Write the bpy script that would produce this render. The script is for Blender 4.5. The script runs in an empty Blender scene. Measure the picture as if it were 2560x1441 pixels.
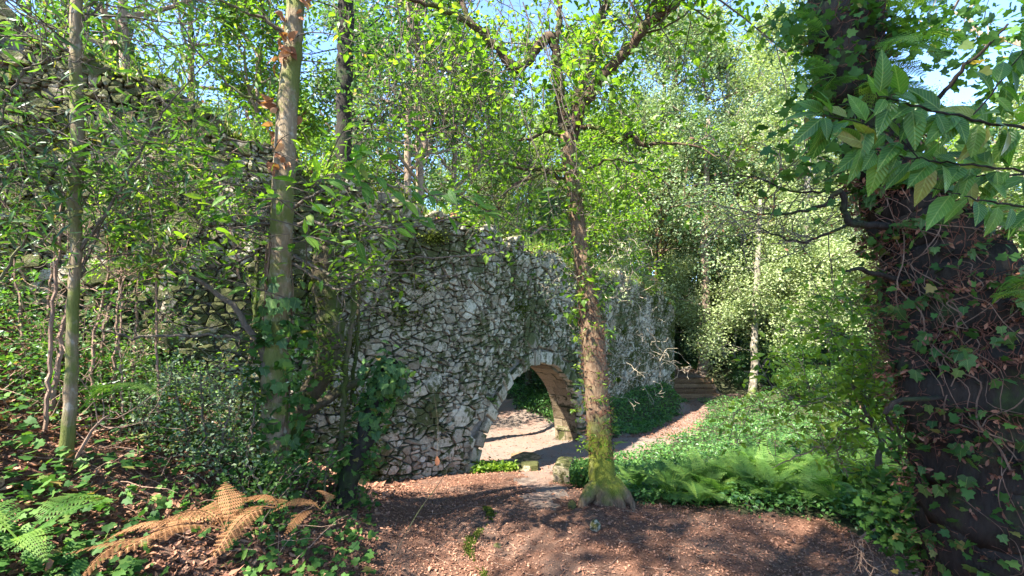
import bpy, math, random
import numpy as np
from mathutils import Vector, Matrix
random.seed(5)
rng = np.random.default_rng(11)
R = math.radians

# ------------------------------------------------------------------ camera, sky, sun, exposure
scn = bpy.context.scene
COL = scn.collection
FPX, CX, HV, CH = 1200.0, 1280.0, 760.0, 2.0
cam_d = bpy.data.cameras.new('camera')
cam = bpy.data.objects.new('camera', cam_d); COL.objects.link(cam)
cam.location = (0, 0, CH); cam.rotation_euler = (R(90), 0, 0)
cam_d.sensor_width = 36.0; cam_d.lens = 36.0 * FPX / 2560.0
cam_d.shift_y = (HV - 720.5) / 2560.0
cam_d.clip_start = 0.05; cam_d.clip_end = 600
scn.camera = cam

SUN = Vector((-0.50, -0.42, 0.80)).normalized()      # direction towards the sun
w = bpy.data.worlds.new('World'); scn.world = w; w.use_nodes = True
nt = w.node_tree; nt.nodes.clear()
o_ = nt.nodes.new('ShaderNodeOutputWorld'); b_ = nt.nodes.new('ShaderNodeBackground'); s_ = nt.nodes.new('ShaderNodeTexSky')
s_.sky_type = 'NISHITA'; s_.sun_disc = False
s_.sun_elevation = math.asin(SUN.z); s_.sun_rotation = math.atan2(SUN.x, SUN.y)
s_.air_density = .8; s_.dust_density = 0.0; s_.altitude = 2500; s_.ozone_density = 4.0
b_.inputs[1].default_value = 0.15
nt.links.new(s_.outputs[0], b_.inputs[0]); nt.links.new(b_.outputs[0], o_.inputs[0])
sd = bpy.data.lights.new('sun', 'SUN'); sd.energy = 4.8; sd.angle = R(0.5); sd.color = (1, .95, .86)
sun = bpy.data.objects.new('sun', sd); COL.objects.link(sun)
sun.rotation_euler = (-SUN).to_track_quat('-Z', 'Y').to_euler()
scn.view_settings.view_transform = 'Standard'; scn.view_settings.look = 'None'
scn.view_settings.gamma = 1; scn.view_settings.exposure = 2.65
scn.render.engine = 'CYCLES'
scn.cycles.max_bounces = 7; scn.cycles.diffuse_bounces = 4; scn.cycles.transmission_bounces = 4

# ------------------------------------------------------------------ helpers
def W(u, v, Y):
    return np.array(((u - CX) / FPX * Y, Y, CH - (v - HV) / FPX * Y))
def wm(u, v, Y, wpx):
    p = W(u, v, Y); return (p[0], p[1], p[2], wpx / FPX * Y / 2)
def tag(o, label=None, cat=None, group=None, kind=None):
    if label: o['label'] = label
    if cat: o['category'] = cat
    if group: o['group'] = group
    if kind: o['kind'] = kind
    return o
def empty(name, loc, label, cat, group=None):
    o = bpy.data.objects.new(name, None); COL.objects.link(o); o.location = loc
    o.empty_display_size = .1
    return tag(o, label, cat, group)
def unit(a):
    a = np.asarray(a, float); return a / np.maximum(np.linalg.norm(a, axis=-1, keepdims=True), 1e-9)
class Buf:
    def __init__(s): s.V = []; s.T = []; s.Q = []; s.r = []; s.n = 0
    def add(s, V, T=None, Q=None, rnd=None):
        V = np.asarray(V, float).reshape(-1, 3); s.V.append(V)
        if T is not None and len(T): s.T.append(np.asarray(T, np.int64).reshape(-1, 3) + s.n)
        if Q is not None and len(Q): s.Q.append(np.asarray(Q, np.int64).reshape(-1, 4) + s.n)
        if rnd is None: rnd = random.random()
        s.r.append(np.full(len(V), rnd) if np.isscalar(rnd) else np.asarray(rnd, float))
        s.n += len(V)
    def mesh(s, name, mat, smooth=False, origin=(0, 0, 0)):
        me = bpy.data.meshes.new(name)
        V = np.concatenate(s.V) - np.asarray(origin, float)
        T = np.concatenate(s.T) if s.T else np.zeros((0, 3), np.int64)
        Q = np.concatenate(s.Q) if s.Q else np.zeros((0, 4), np.int64)
        me.vertices.add(len(V)); me.vertices.foreach_set('co', V.astype(np.float32).ravel())
        me.loops.add(T.size + Q.size)
        me.loops.foreach_set('vertex_index', np.concatenate([T.ravel(), Q.ravel()]).astype(np.int32))
        me.polygons.add(len(T) + len(Q))
        st = np.concatenate([np.arange(len(T)) * 3, T.size + np.arange(len(Q)) * 4]).astype(np.int32)
        me.polygons.foreach_set('loop_start', st)
        me.polygons.foreach_set('use_smooth', np.full(len(st), smooth))
        me.update(calc_edges=True)
        a = me.attributes.new('rnd', 'FLOAT', 'POINT'); a.data.foreach_set('value', np.concatenate(s.r).astype(np.float32))
        me.materials.append(mat)
        return me
    def build(s, name, mat, parent=None, smooth=False, kind=None, label=None):
        if not s.V: return None
        org = np.array(parent.location) if parent else np.zeros(3)
        if parent and parent.parent: org = org + np.array(parent.parent.location)
        o = bpy.data.objects.new(name, s.mesh(name, mat, smooth, org)); COL.objects.link(o)
        if parent: o.parent = parent
        return tag(o, label, None, None, kind)

def box(buf, c, size, rz=0, tilt=0, rnd=None, jit=0, bev=.012):
    """bevelled, slightly irregular block"""
    hx, hy, hz = [k / 2 for k in size]; b = min(bev, hx * .4, hy * .4, hz * .4)
    V = []
    for z, ins in ((-hz, 0), (hz - b, 0), (hz, b)):
        for sx, sy in ((-1, -1), (1, -1), (1, 1), (-1, 1)):
            V.append((sx * (hx - ins), sy * (hy - ins), z))
    V = np.array(V) + rng.normal(0, jit, (12, 3))
    Q = [(0, 1, 5, 4), (1, 2, 6, 5), (2, 3, 7, 6), (3, 0, 4, 7), (4, 5, 9, 8), (5, 6, 10, 9), (6, 7, 11, 10), (7, 4, 8, 11), (8, 9, 10, 11), (3, 2, 1, 0)]
    M = np.array(Matrix.Rotation(rz, 3, 'Z') @ Matrix.Rotation(tilt, 3, 'X'))
    buf.add(V @ M.T + np.array(c), Q=Q, rnd=rnd)

def catmull(P, n):
    P = np.asarray(P, float)
    if len(P) < 3:
        t = np.linspace(0, 1, n)[:, None]; return P[0] * (1 - t) + P[-1] * t
    Q = np.vstack([2 * P[0] - P[1], P, 2 * P[-1] - P[-2]])
    out = []
    m = len(P) - 1
    for t in np.linspace(0, m - 1e-6, n):
        i = int(t); f = t - i
        a, b, c, d = Q[i], Q[i + 1], Q[i + 2], Q[i + 3]
        out.append(.5 * (2 * b + (c - a) * f + (2 * a - 5 * b + 4 * c - d) * f * f + (3 * b - a - 3 * c + d) * f ** 3))
    return np.array(out)
def tube(buf, P, rad, sides=6, rough=0, rnd=None, cap=True):
    P = np.asarray(P, float); n = len(P); rad = np.broadcast_to(np.asarray(rad, float), (n,))
    T = unit(np.gradient(P, axis=0))
    ref = np.array((0, 0, 1.)) if abs(T[:, 2]).mean() < .8 else np.array((0, 1., 0))
    A = unit(np.cross(T, ref)); B = np.cross(T, A)
    th = np.arange(sides) / sides * 2 * np.pi
    r = rad[:, None] * np.ones(sides)
    if rough:
        ph = rng.uniform(0, 6.28, 3); zz = np.arange(n)[:, None]
        r = r * (1 + rough * (.5 * np.sin(2 * th + ph[0] + zz * .13) + .45 * np.sin(3 * th + ph[1] - zz * .21) + .35 * np.sin(5 * th + ph[2] + zz * .1)) + rng.normal(0, rough * .35, (n, sides)))
    V = P[:, None] + r[..., None] * (np.cos(th)[None, :, None] * A[:, None] + np.sin(th)[None, :, None] * B[:, None])
    V = V.reshape(-1, 3)
    i = np.arange(n - 1)[:, None] * sides; j = np.arange(sides)[None]; k = (j + 1) % sides
    Q = np.stack([i + j, i + k, i + k + sides, i + j + sides], -1).reshape(-1, 4)
    Tt = []
    if cap:
        V = np.vstack([V, P[-1] + T[-1] * rad[-1] * .5]); e = (n - 1) * sides
        Tt = [(e + a, e + (a + 1) % sides, n * sides) for a in range(sides)]
    buf.add(V, T=Tt, Q=Q, rnd=rnd)
def limb(buf, pts, sides=8, rough=.08, step=.06, wob=.008):
    """pts: (x,y,z,r)"""
    P = np.asarray(pts, float); L = np.linalg.norm(np.diff(P[:, :3], axis=0), axis=1).sum()
    C = catmull(P, max(5, int(L / step))); C[1:-1, :3] += rng.normal(0, wob, (len(C) - 2, 3))
    tube(buf, C[:, :3], np.maximum(C[:, 3], .0015), sides, rough)
    return C

# leaf templates: x across, y along, z normal
def T_diamond():
    return np.array([(0, 0, 0), (-.32, .45, .07), (0, 1, -.12), (.32, .45, .07)]), np.array([(0, 2, 1), (0, 3, 2)])
def T_lance(wd=.17, curl=.22):
    ys = [0, .22, .5, .78, 1]; ws = [0, .8, 1, .62, 0]
    V = []; T = []
    for y, q in zip(ys, ws): V.append((0, y, -curl * y * y))
    for y, q in zip(ys[1:4], ws[1:4]):
        V.append((-wd * q, y - .03, -curl * y * y + .28 * wd * q)); V.append((wd * q, y - .03, -curl * y * y + .28 * wd * q))
    T = [(0, 1, 5), (0, 6, 1), (1, 2, 7), (1, 7, 5), (1, 8, 2), (1, 6, 8), (2, 3, 9), (2, 9, 7), (2, 10, 3), (2, 8, 10), (3, 4, 9), (3, 10, 4)]
    return np.array(V), np.array(T)
def T_ivy():
    out = [(0, 0), (-.22, -.12), (-.5, .1), (-.34, .34), (-.42, .62), (-.16, .66), (0, 1.0), (.16, .66), (.42, .62), (.34, .34), (.5, .1), (.22, -.12)]
    V = [(0, .33, .0)] + [(x, y, .10 * abs(x) - .12 * y * y) for x, y in out]
    n = len(out); T = [(0, 1 + (i + 1) % n, 1 + i) for i in range(n)]
    return np.array(V), np.array(T)
def T_litter():
    V = [(0, 0, 0), (-.2, .35, .13), (-.17, .7, .05), (0, 1, .2), (.17, .7, .1), (.2, .35, .03), (0, .5, -.03)]
    T = [(0, 6, 1), (1, 6, 2), (2, 6, 3), (3, 6, 4), (4, 6, 5), (5, 6, 0)]
    return np.array(V), np.array(T)
def T_moss():
    V = [(-.3, 0, 0), (.3, 0, 0), (0, 1, 0), (0, 0, -.3), (0, 0, .3), (0, .8, .25)]
    return np.array(V), np.array([(0, 1, 2), (3, 4, 5)])
def inst(buf, tmpl, pos, yd, zd, scale, rnd=None):
    V, T = tmpl; n = len(pos)
    if n == 0: return
    y = unit(yd); z = zd - (zd * y).sum(-1, keepdims=True) * y; z = unit(z); x = np.cross(y, z)
    s = np.broadcast_to(np.asarray(scale, float), (n,))[:, None, None]
    L = (V[None, :, 0:1] * x[:, None] + V[None, :, 1:2] * y[:, None] + V[None, :, 2:3] * z[:, None]) * s + pos[:, None]
    TT = (T[None] + (np.arange(n) * len(V))[:, None, None]).reshape(-1, 3)
    if rnd is None: rnd = rng.random(n)
    buf.add(L.reshape(-1, 3), T=TT, rnd=np.repeat(rnd, len(V)))
def leaves(buf, anch, k, sig, size, tmpl=None, up=.9, droop=-.1, var=.35, out=None):
    """scatter k leaves round each anchor point"""
    anch = np.asarray(anch, float)
    if len(anch) == 0: return
    tmpl = tmpl or T_diamond()
    n = len(anch) * k
    p = np.repeat(anch, k, 0); off = rng.normal(0, 1, (n, 3)) * sig; p = p + off
    yd = unit(off) * .7 + rng.normal(0, .6, (n, 3)); yd[:, 2] = yd[:, 2] * .55 + droop
    zd = rng.normal(0, .55, (n, 3)); zd[:, 2] += up
    cl = np.repeat(rng.random(len(anch)), k) * .6 + rng.random(n) * .4
    inst(buf, tmpl, p, yd, zd, size * (1 + rng.uniform(-var, var, n)), cl)

# ------------------------------------------------------------------ materials
def new_mat(name):
    m = bpy.data.materials.new(name); m.use_nodes = True; m.node_tree.nodes.clear(); return m, m.node_tree
def rndnode(nt):
    a = nt.nodes.new('ShaderNodeAttribute'); a.attribute_name = 'rnd'
    oi = nt.nodes.new('ShaderNodeObjectInfo'); ad = nt.nodes.new('ShaderNodeMath'); ad.operation = 'ADD'
    fr = nt.nodes.new('ShaderNodeMath'); fr.operation = 'FRACT'
    nt.links.new(a.outputs['Fac'], ad.inputs[0]); nt.links.new(oi.outputs['Random'], ad.inputs[1]); nt.links.new(ad.outputs[0], fr.inputs[0])
    return fr.outputs[0]
def ramp(nt, fac, stops):
    r = nt.nodes.new('ShaderNodeValToRGB'); e = r.color_ramp.elements
    while len(e) < len(stops): e.new(.5)
    for k, (p, c) in zip(e, stops): k.position = p; k.color = (*c, 1)
    nt.links.new(fac, r.inputs[0]); return r.outputs[0]
def noise(nt, scale, detail=5, rough=.6, vec=None):
    n = nt.nodes.new('ShaderNodeTexNoise'); n.inputs['Scale'].default_value = scale; n.inputs['Detail'].default_value = detail; n.inputs['Roughness'].default_value = rough
    if vec is None:
        g = nt.nodes.new('ShaderNodeNewGeometry'); vec = g.outputs['Position']
    nt.links.new(vec, n.inputs['Vector']); return n.outputs['Fac']
def mix(nt, fac, a, b, mode='MIX'):
    m = nt.nodes.new('ShaderNodeMix'); m.data_type = 'RGBA'; m.blend_type = mode
    for s, k in ((fac, 0), (a, 6), (b, 7)):
        if isinstance(s, (int, float)): m.inputs[k].default_value = s
        elif isinstance(s, tuple): m.inputs[k].default_value = (*s, 1)
        else: nt.links.new(s, m.inputs[k])
    return m.outputs[2]
def finish(nt, col, rough=.85, bump=None, bstr=.5, bdist=.02, spec=.3):
    p = nt.nodes.new('ShaderNodeBsdfPrincipled'); o = nt.nodes.new('ShaderNodeOutputMaterial')
    if isinstance(col, tuple): p.inputs['Base Color'].default_value = (*col, 1)
    else: nt.links.new(col, p.inputs['Base Color'])
    p.inputs['Roughness'].default_value = rough; p.inputs['Specular IOR Level'].default_value = spec
    if bump is not None:
        b = nt.nodes.new('ShaderNodeBump'); b.inputs['Strength'].default_value = bstr; b.inputs['Distance'].default_value = bdist
        nt.links.new(bump, b.inputs['Height']); nt.links.new(b.outputs[0], p.inputs['Normal'])
    nt.links.new(p.outputs[0], o.inputs[0]); return p
def leaf_mat(name, stops, trans=.4, rough=.42, tcol=1.5, spec=.45):
    m, nt = new_mat(name); r = rndnode(nt); c = ramp(nt, r, stops)
    p = nt.nodes.new('ShaderNodeBsdfPrincipled'); nt.links.new(c, p.inputs['Base Color']); p.inputs['Roughness'].default_value = rough
    p.inputs['Specular IOR Level'].default_value = spec
    t = nt.nodes.new('ShaderNodeBsdfTranslucent'); tc = mix(nt, 1.0, c, (1.15 * tcol, 1.25 * tcol, .5 * tcol), 'MULTIPLY'); nt.links.new(tc, t.inputs[0])
    mx = nt.nodes.new('ShaderNodeMixShader'); mx.inputs[0].default_value = trans
    o = nt.nodes.new('ShaderNodeOutputMaterial')
    nt.links.new(p.outputs[0], mx.inputs[1]); nt.links.new(t.outputs[0], mx.inputs[2]); nt.links.new(mx.outputs[0], o.inputs[0])
    return m
M = {}
M['leaf_bright'] = leaf_mat('leaf_bright', [(0, (.05, .11, .012)), (.5, (.11, .19, .018)), (1, (.20, .27, .03))], .55)
M['leaf_green'] = leaf_mat('leaf_green', [(0, (.022, .06, .014)), (.55, (.055, .125, .024)), (.95, (.12, .20, .035)), (1, (.22, .15, .04))], .4)
M['leaf_pale'] = leaf_mat('leaf_pale', [(0, (.17, .22, .08)), (.5, (.25, .30, .13)), (1, (.34, .38, .20))], .35, .6, 1.1, .25)
M['leaf_grey'] = leaf_mat('leaf_grey', [(0, (.07, .12, .055)), (.6, (.16, .22, .11)), (1, (.30, .35, .20))], .3, .6, 1.2, .25)
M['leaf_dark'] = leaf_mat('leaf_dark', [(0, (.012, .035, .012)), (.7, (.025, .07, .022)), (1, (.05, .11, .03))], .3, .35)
M['ivy'] = leaf_mat('ivy_leaf', [(0, (.025, .07, .015)), (.6, (.055, .125, .022)), (.95, (.11, .19, .04)), (1, (.25, .17, .05))], .33, .6, 1.5, .2)
M['cover'] = leaf_mat('cover_leaf', [(0, (.025, .075, .018)), (.6, (.055, .14, .032)), (1, (.12, .23, .05))], .38, .45)
M['fern'] = leaf_mat('fern_leaf', [(0, (.045, .11, .022)), (.6, (.09, .175, .035)), (1, (.17, .26, .055))], .5, .55, 1.5, .2)
def veined(name, stops, trans, rough=.4):
    m = leaf_mat(name, stops, trans, rough, 1.5, .3); nt = m.node_tree
    tc = nt.nodes.new('ShaderNodeTexCoord'); sx = nt.nodes.new('ShaderNodeSeparateXYZ'); nt.links.new(tc.outputs['Object'], sx.inputs[0])
    ab = nt.nodes.new('ShaderNodeMath'); ab.operation = 'ABSOLUTE'; nt.links.new(sx.outputs[0], ab.inputs[0])
    mrb = ramp(nt, ab.outputs[0], [(.008, (1, 1, 1)), (.02, (0, 0, 0))])
    ma = nt.nodes.new('ShaderNodeMath'); ma.operation = 'MULTIPLY_ADD'; nt.links.new(ab.outputs[0], ma.inputs[0]); ma.inputs[1].default_value = -1.1; nt.links.new(sx.outputs[1], ma.inputs[2])
    sn = nt.nodes.new('ShaderNodeMath'); sn.operation = 'MULTIPLY'; nt.links.new(ma.outputs[0], sn.inputs[0]); sn.inputs[1].default_value = 62
    si = nt.nodes.new('ShaderNodeMath'); si.operation = 'SINE'; nt.links.new(sn.outputs[0], si.inputs[0])
    vn_ = ramp(nt, si.outputs[0], [(.8, (0, 0, 0)), (.98, (.6, .6, .6))])
    pr = [n for n in nt.nodes if n.type == 'BSDF_PRINCIPLED'][0]; src = pr.inputs['Base Color'].links[0].from_socket
    oi = nt.nodes.new('ShaderNodeObjectInfo'); va = nt.nodes.new('ShaderNodeVectorMath'); va.operation = 'ADD'; nt.links.new(tc.outputs['Object'], va.inputs[0]); nt.links.new(oi.outputs['Location'], va.inputs[1])
    c = mix(nt, mix(nt, 1.0, mrb, vn_, 'ADD'), src, mix(nt, .45, src, (.32, .40, .12)))
    c = mix(nt, ramp(nt, noise(nt, 5, 4, .6, va.outputs[0]), [(.35, (0, 0, 0)), (.7, (.6, .6, .6))]), c, mix(nt, .6, c, (.03, .06, .012)))
    c = mix(nt, ramp(nt, noise(nt, 11, 2, .5, va.outputs[0]), [(.70, (0, 0, 0)), (.73, (.85, .85, .85))]), c, (.16, .09, .03))
    nt.links.new(c, pr.inputs['Base Color']); nt.links.new(si.outputs[0], nt.nodes.new('ShaderNodeBump').inputs['Height']); bm = nt.nodes[-1]; bm.inputs['Strength'].default_value = .25; bm.inputs['Distance'].default_value = .01; nt.links.new(bm.outputs[0], pr.inputs['Normal'])
    for n in nt.nodes:
        if n.type == 'BSDF_TRANSLUCENT': nt.links.new(mix(nt, 1.0, c, (1.7, 1.9, .6), 'MULTIPLY'), n.inputs[0])
    return m
M['large_leaf'] = veined('large_leaf', [(0, (.035, .10, .018)), (.6, (.07, .16, .025)), (.92, (.12, .22, .035)), (1, (.22, .20, .05))], .42, .38)
M['chestnut_leaf'] = veined('chestnut_leaf', [(0, (.05, .14, .018)), (.6, (.09, .20, .025)), (.95, (.16, .27, .035)), (1, (.28, .22, .05))], .5, .45)
M['ivy_single'] = veined('ivy_single', [(0, (.018, .06, .016)), (.6, (.045, .115, .025)), (.96, (.10, .18, .04)), (1, (.25, .15, .05))], .3, .5)
M['deadfern'] = leaf_mat('dead_fern', [(0, (.13, .06, .025)), (1, (.29, .15, .07))], .3, .8, 1.0, .1)
M['litter'] = leaf_mat('litter_leaf', [(0, (.09, .04, .025)), (.4, (.19, .09, .055)), (.8, (.29, .145, .09)), (1, (.37, .21, .135))], .12, .75, .9, .15)
M['drybrown'] = leaf_mat('dry_leaf', [(0, (.16, .06, .03)), (.6, (.32, .14, .07)), (1, (.5, .27, .15))], .3, .7, 1.0, .15)
M['russet'] = leaf_mat('russet_leaf', [(0, (.07, .03, .018)), (.6, (.16, .07, .042)), (1, (.30, .15, .09))], .2, .8, 1.0, .1)
M['moss'] = leaf_mat('moss_tuft', [(0, (.035, .05, .01)), (1, (.11, .135, .022))], .2, .9, 1.2, .05)
M['grass'] = leaf_mat('grass_blade', [(0, (.05, .11, .02)), (.6, (.10, .17, .035)), (1, (.25, .22, .09))], .4, .6, 1.2, .2)

def bark(name, c1, c2, moss=0.0, mossc=(.10, .13, .02), vs=6, mscale=2.5, lich=0):
    m, nt = new_mat(name)
    g = nt.nodes.new('ShaderNodeNewGeometry'); mp = nt.nodes.new('ShaderNodeMapping'); mp.inputs['Scale'].default_value = (1, 1, .22)
    nt.links.new(g.outputs['Position'], mp.inputs['Vector'])
    n1 = noise(nt, vs * 6, 8, .7, mp.outputs[0]); n2 = noise(nt, vs, 5, .6)
    c = ramp(nt, n1, [(.25, c1), (.7, c2)])
    if lich:
        n3 = noise(nt, 14, 3, .5); c = mix(nt, ramp(nt, n3, [(.58, (0, 0, 0)), (.64, (lich,) * 3)]), c, (.38, .38, .33))
    if moss > 0:
        n4 = noise(nt, mscale, 6, .7); c = mix(nt, ramp(nt, n4, [(.62 - moss * .35, (0, 0, 0)), (.72 - moss * .35, (1, 1, 1))]), c, mossc)
    finish(nt, c, .9, n1, .9, .02, .2); return m
M['bark_grey'] = bark('bark_grey', (.10, .07, .04), (.28, .21, .13), .5, (.11, .12, .03), lich=.35)
M['bark_smooth'] = bark('bark_smooth', (.10, .085, .06), (.24, .20, .15), .3, (.10, .13, .03), 3, lich=.5)
M['bark_mossy'] = bark('bark_mossy', (.04, .032, .02), (.11, .085, .05), .45, (.05, .066, .014))
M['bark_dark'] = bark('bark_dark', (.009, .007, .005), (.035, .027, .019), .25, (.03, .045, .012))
M['bark_brown'] = bark('bark_brown', (.05, .028, .018), (.17, .10, .065), .3, (.09, .11, .03))
M['bark_limb_silhouette'] = bark('bark_limb_silhouette', (.028, .017, .011), (.11, .07, .045), .35, (.07, .085, .02))  # brown bark with the limbs' silhouette darkness put into its colour
M['bark_pine'] = bark('bark_pine', (.12, .075, .05), (.34, .25, .18), .2, (.12, .14, .05))
M['twig'] = bark('twig_bark', (.05, .04, .03), (.14, .11, .08), .1)
M['twig_pale'] = bark('twig_pale', (.22, .17, .11), (.40, .33, .23), 0)
M['vine'] = bark('vine_bark', (.08, .048, .03), (.20, .13, .085), 0)
M['root'] = bark('root_fibre', (.05, .02, .013), (.20, .085, .05), 0)
M['twig_red'] = bark('twig_red', (.13, .075, .05), (.30, .20, .14), 0)
# central trunk: moss on the bare base of the trunk, brown root mat higher up
m, nt = new_mat('bark_central')
g = nt.nodes.new('ShaderNodeNewGeometry'); sx = nt.nodes.new('ShaderNodeSeparateXYZ'); nt.links.new(g.outputs['Position'], sx.inputs[0])
mp = nt.nodes.new('ShaderNodeMapping'); mp.inputs['Scale'].default_value = (1, 1, .25); nt.links.new(g.outputs['Position'], mp.inputs['Vector'])
n1 = noise(nt, 40, 8, .7, mp.outputs[0]); n2 = noise(nt, 5, 5, .6)
c = ramp(nt, n1, [(.25, (.06, .032, .02)), (.7, (.22, .15, .09))])
zn = nt.nodes.new('ShaderNodeMath'); zn.operation = 'MULTIPLY_ADD'; nt.links.new(n2, zn.inputs[0]); zn.inputs[1].default_value = .55; nt.links.new(sx.outputs[2], zn.inputs[2])
mr = nt.nodes.new('ShaderNodeMapRange'); nt.links.new(zn.outputs[0], mr.inputs[0]); mr.inputs[1].default_value = -.05; mr.inputs[2].default_value = 5
mk = ramp(nt, mr.outputs[0], [(.080, (.0, .0, .0)), (.115, (1, 1, 1)), (.20, (1, 1, 1)), (.24, (0, 0, 0))])
n5 = noise(nt, 90, 4, .6); mc = ramp(nt, n5, [(.3, (.075, .085, .012)), (.7, (.19, .20, .03))])
c = mix(nt, mk, c, mc)
n6 = noise(nt, 3.3, 5, .65); c = mix(nt, ramp(nt, n6, [(.56, (0, 0, 0)), (.62, (.7, .7, .7))]), c, (.20, .19, .07))
finish(nt, c, .95, n1, .9, .02, .1); M['bark_central'] = m

def stone_mat(name, dark=(.15, .14, .12), mid=(.30, .28, .245), lite=(.52, .50, .45), moss=.5, tint=1, sc=7.0):
    m, nt = new_mat(name); r = rndnode(nt)
    base = ramp(nt, r, [(0, (.22, .175, .12)), (.35, (.35, .30, .22)), (.7, (.45, .385, .28)), (1, (.52, .47, .37))])
    n1 = noise(nt, 30, 10, .75); n2 = noise(nt, sc, 6, .65); n3 = noise(nt, 1.1, 5, .7); n4 = noise(nt, 150, 3, .6)
    c = mix(nt, .85, base, ramp(nt, n1, [(.3, (.42, .39, .34)), (.55, (1, .98, .94)), (.75, (1.25, 1.25, 1.2))]), 'MULTIPLY')
    c = mix(nt, ramp(nt, n2, [(.56, (0, 0, 0)), (.66, (.6, .6, .6))]), c, (.10, .095, .075))       # dark weathering
    c = mix(nt, ramp(nt, noise(nt, 11, 5, .6), [(.58, (0, 0, 0)), (.70, (.4, .4, .4))]), c, (.54, .50, .40))   # lichen
    ms = nt.nodes.new('ShaderNodeMath'); ms.operation = 'MULTIPLY_ADD'; nt.links.new(n3, ms.inputs[0]); ms.inputs[1].default_value = 1.25
    g = nt.nodes.new('ShaderNodeNewGeometry'); sx = nt.nodes.new('ShaderNodeSeparateXYZ'); nt.links.new(g.outputs['Normal'], sx.inputs[0])
    ud = nt.nodes.new('ShaderNodeMath'); ud.operation = 'MULTIPLY_ADD'; nt.links.new(sx.outputs[2], ud.inputs[0]); ud.inputs[1].default_value = .16
    sp_ = nt.nodes.new('ShaderNodeSeparateXYZ'); nt.links.new(g.outputs['Position'], sp_.inputs[0]); mx_ = nt.nodes.new('ShaderNodeMapRange'); nt.links.new(sp_.outputs[0], mx_.inputs[0])
    mx_.inputs[1].default_value = -1.2; mx_.inputs[2].default_value = -4.0; mx_.inputs[3].default_value = 0; mx_.inputs[4].default_value = .14
    a2 = nt.nodes.new('ShaderNodeMath'); nt.links.new(noise(nt, 9, 6, .7), a2.inputs[0]); nt.links.new(mx_.outputs[0], a2.inputs[1]); nt.links.new(a2.outputs[0], ud.inputs[2]); nt.links.new(ud.outputs[0], ms.inputs[2])
    mr = nt.nodes.new('ShaderNodeMapRange'); mr.inputs[1].default_value = 1.34 - moss * .35; mr.inputs[2].default_value = 1.46 - moss * .35
    nt.links.new(ms.outputs[0], mr.inputs[0])
    c = mix(nt, mr.outputs[0], c, ramp(nt, n4, [(.3, (.035, .038, .014)), (.7, (.105, .108, .035))]))
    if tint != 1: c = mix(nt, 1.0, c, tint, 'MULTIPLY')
    hb = nt.nodes.new('ShaderNodeMath'); hb.operation = 'MULTIPLY_ADD'; nt.links.new(n1, hb.inputs[0]); hb.inputs[1].default_value = 1.0; nt.links.new(n2, hb.inputs[2])
    finish(nt, c, .92, hb.outputs[0], .8, .03, .2); return m
M['stone'] = stone_mat('rubble_stone', moss=.78)
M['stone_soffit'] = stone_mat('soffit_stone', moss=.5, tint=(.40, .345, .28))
M['stone_kerb'] = stone_mat('kerb_stone', moss=.85, tint=(.8, .78, .7))
M['stone_step'] = stone_mat('step_stone', moss=.1, tint=(.8, .55, .4))
m, nt = new_mat('wall_core'); n1 = noise(nt, 18, 6, .7)
finish(nt, ramp(nt, n1, [(.3, (.09, .078, .06)), (.7, (.24, .21, .165))]), .95, n1, .8, .03, .1); M['core'] = m
m, nt = new_mat('leaf_litter_ground'); n1 = noise(nt, 60, 6, .75); n2 = noise(nt, 1.6, 5, .6)
c = ramp(nt, n1, [(.3, (.055, .026, .017)), (.52, (.14, .07, .044)), (.75, (.23, .13, .088))])
c = mix(nt, ramp(nt, n2, [(.45, (0, 0, 0)), (.6, (.55, .55, .55))]), c, (.12, .085, .065))
finish(nt, c, .95, n1, .9, .02, .1); M['ground'] = m
m, nt = new_mat('packed_path'); n1 = noise(nt, 45, 8, .75); n2 = noise(nt, 1.3, 6, .65)
c = ramp(nt, n1, [(.3, (.09, .065, .05)), (.55, (.18, .138, .108)), (.8, (.27, .215, .175))])
c = mix(nt, ramp(nt, n2, [(.47, (0, 0, 0)), (.6, (.7, .7, .7))]), c, (.21, .125, .09))
finish(nt, c, .95, n1, .7, .015, .1); M['path'] = m
m, nt = new_mat('forest_soil'); n1 = noise(nt, 30, 6, .7)
finish(nt, ramp(nt, n1, [(.3, (.02, .025, .012)), (.7, (.07, .07, .035))]), .95, n1, .8, .03, .1); M['soil'] = m

# ------------------------------------------------------------------ wall course in plan, ground height
WP = np.array([(-9.5, 2.4), (-7.0, 3.6), (-4.69, 4.40), (-2.95, 5.2), (-1.93, 6.05), (-.58, 7.25), (.54, 9.0), (1.66, 10.75), (2.62, 12.6), (3.87, 14.6), (5.25, 16.6), (6.05, 18.1), (6.35, 19.8), (6.1, 22.5)])
WC = catmull(WP, 400)
# keep the arch stretch straight
wl = np.concatenate([[0], np.cumsum(np.linalg.norm(np.diff(WC, axis=0), axis=1))]); WL = wl[-1]
def wxy(s): return np.stack([np.interp(s, wl, WC[:, 0]), np.interp(s, wl, WC[:, 1])], -1)
def wtan(s): return unit(wxy(np.asarray(s) + .12) - wxy(np.asarray(s) - .12))
def wnor(s): t = wtan(s); return np.stack([t[..., 1], -t[..., 0]], -1)
def wpos(s, z, d):
    s = np.asarray(s, float); p = wxy(s) + wnor(s) * np.asarray(d)[..., None]
    return np.concatenate([p, np.broadcast_to(np.asarray(z, float), s.shape)[..., None]], -1)
def s_at(x, y): return wl[np.argmin(((WC - np.array((x, y))) ** 2).sum(1))]
SA = s_at(.54, 9.0) - .12; AR = 1.96; AZ = -1.08; TH = .62
SJL, SJR = SA - AR, SA + AR
_ts = [s_at(*p) for p in WP]
_tz = [4.9, 4.85, 4.68, 3.86, 3.50, 3.24, 2.98, 2.86, 2.76, 2.58, 2.3, 1.75, 1.2, .9]
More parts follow.
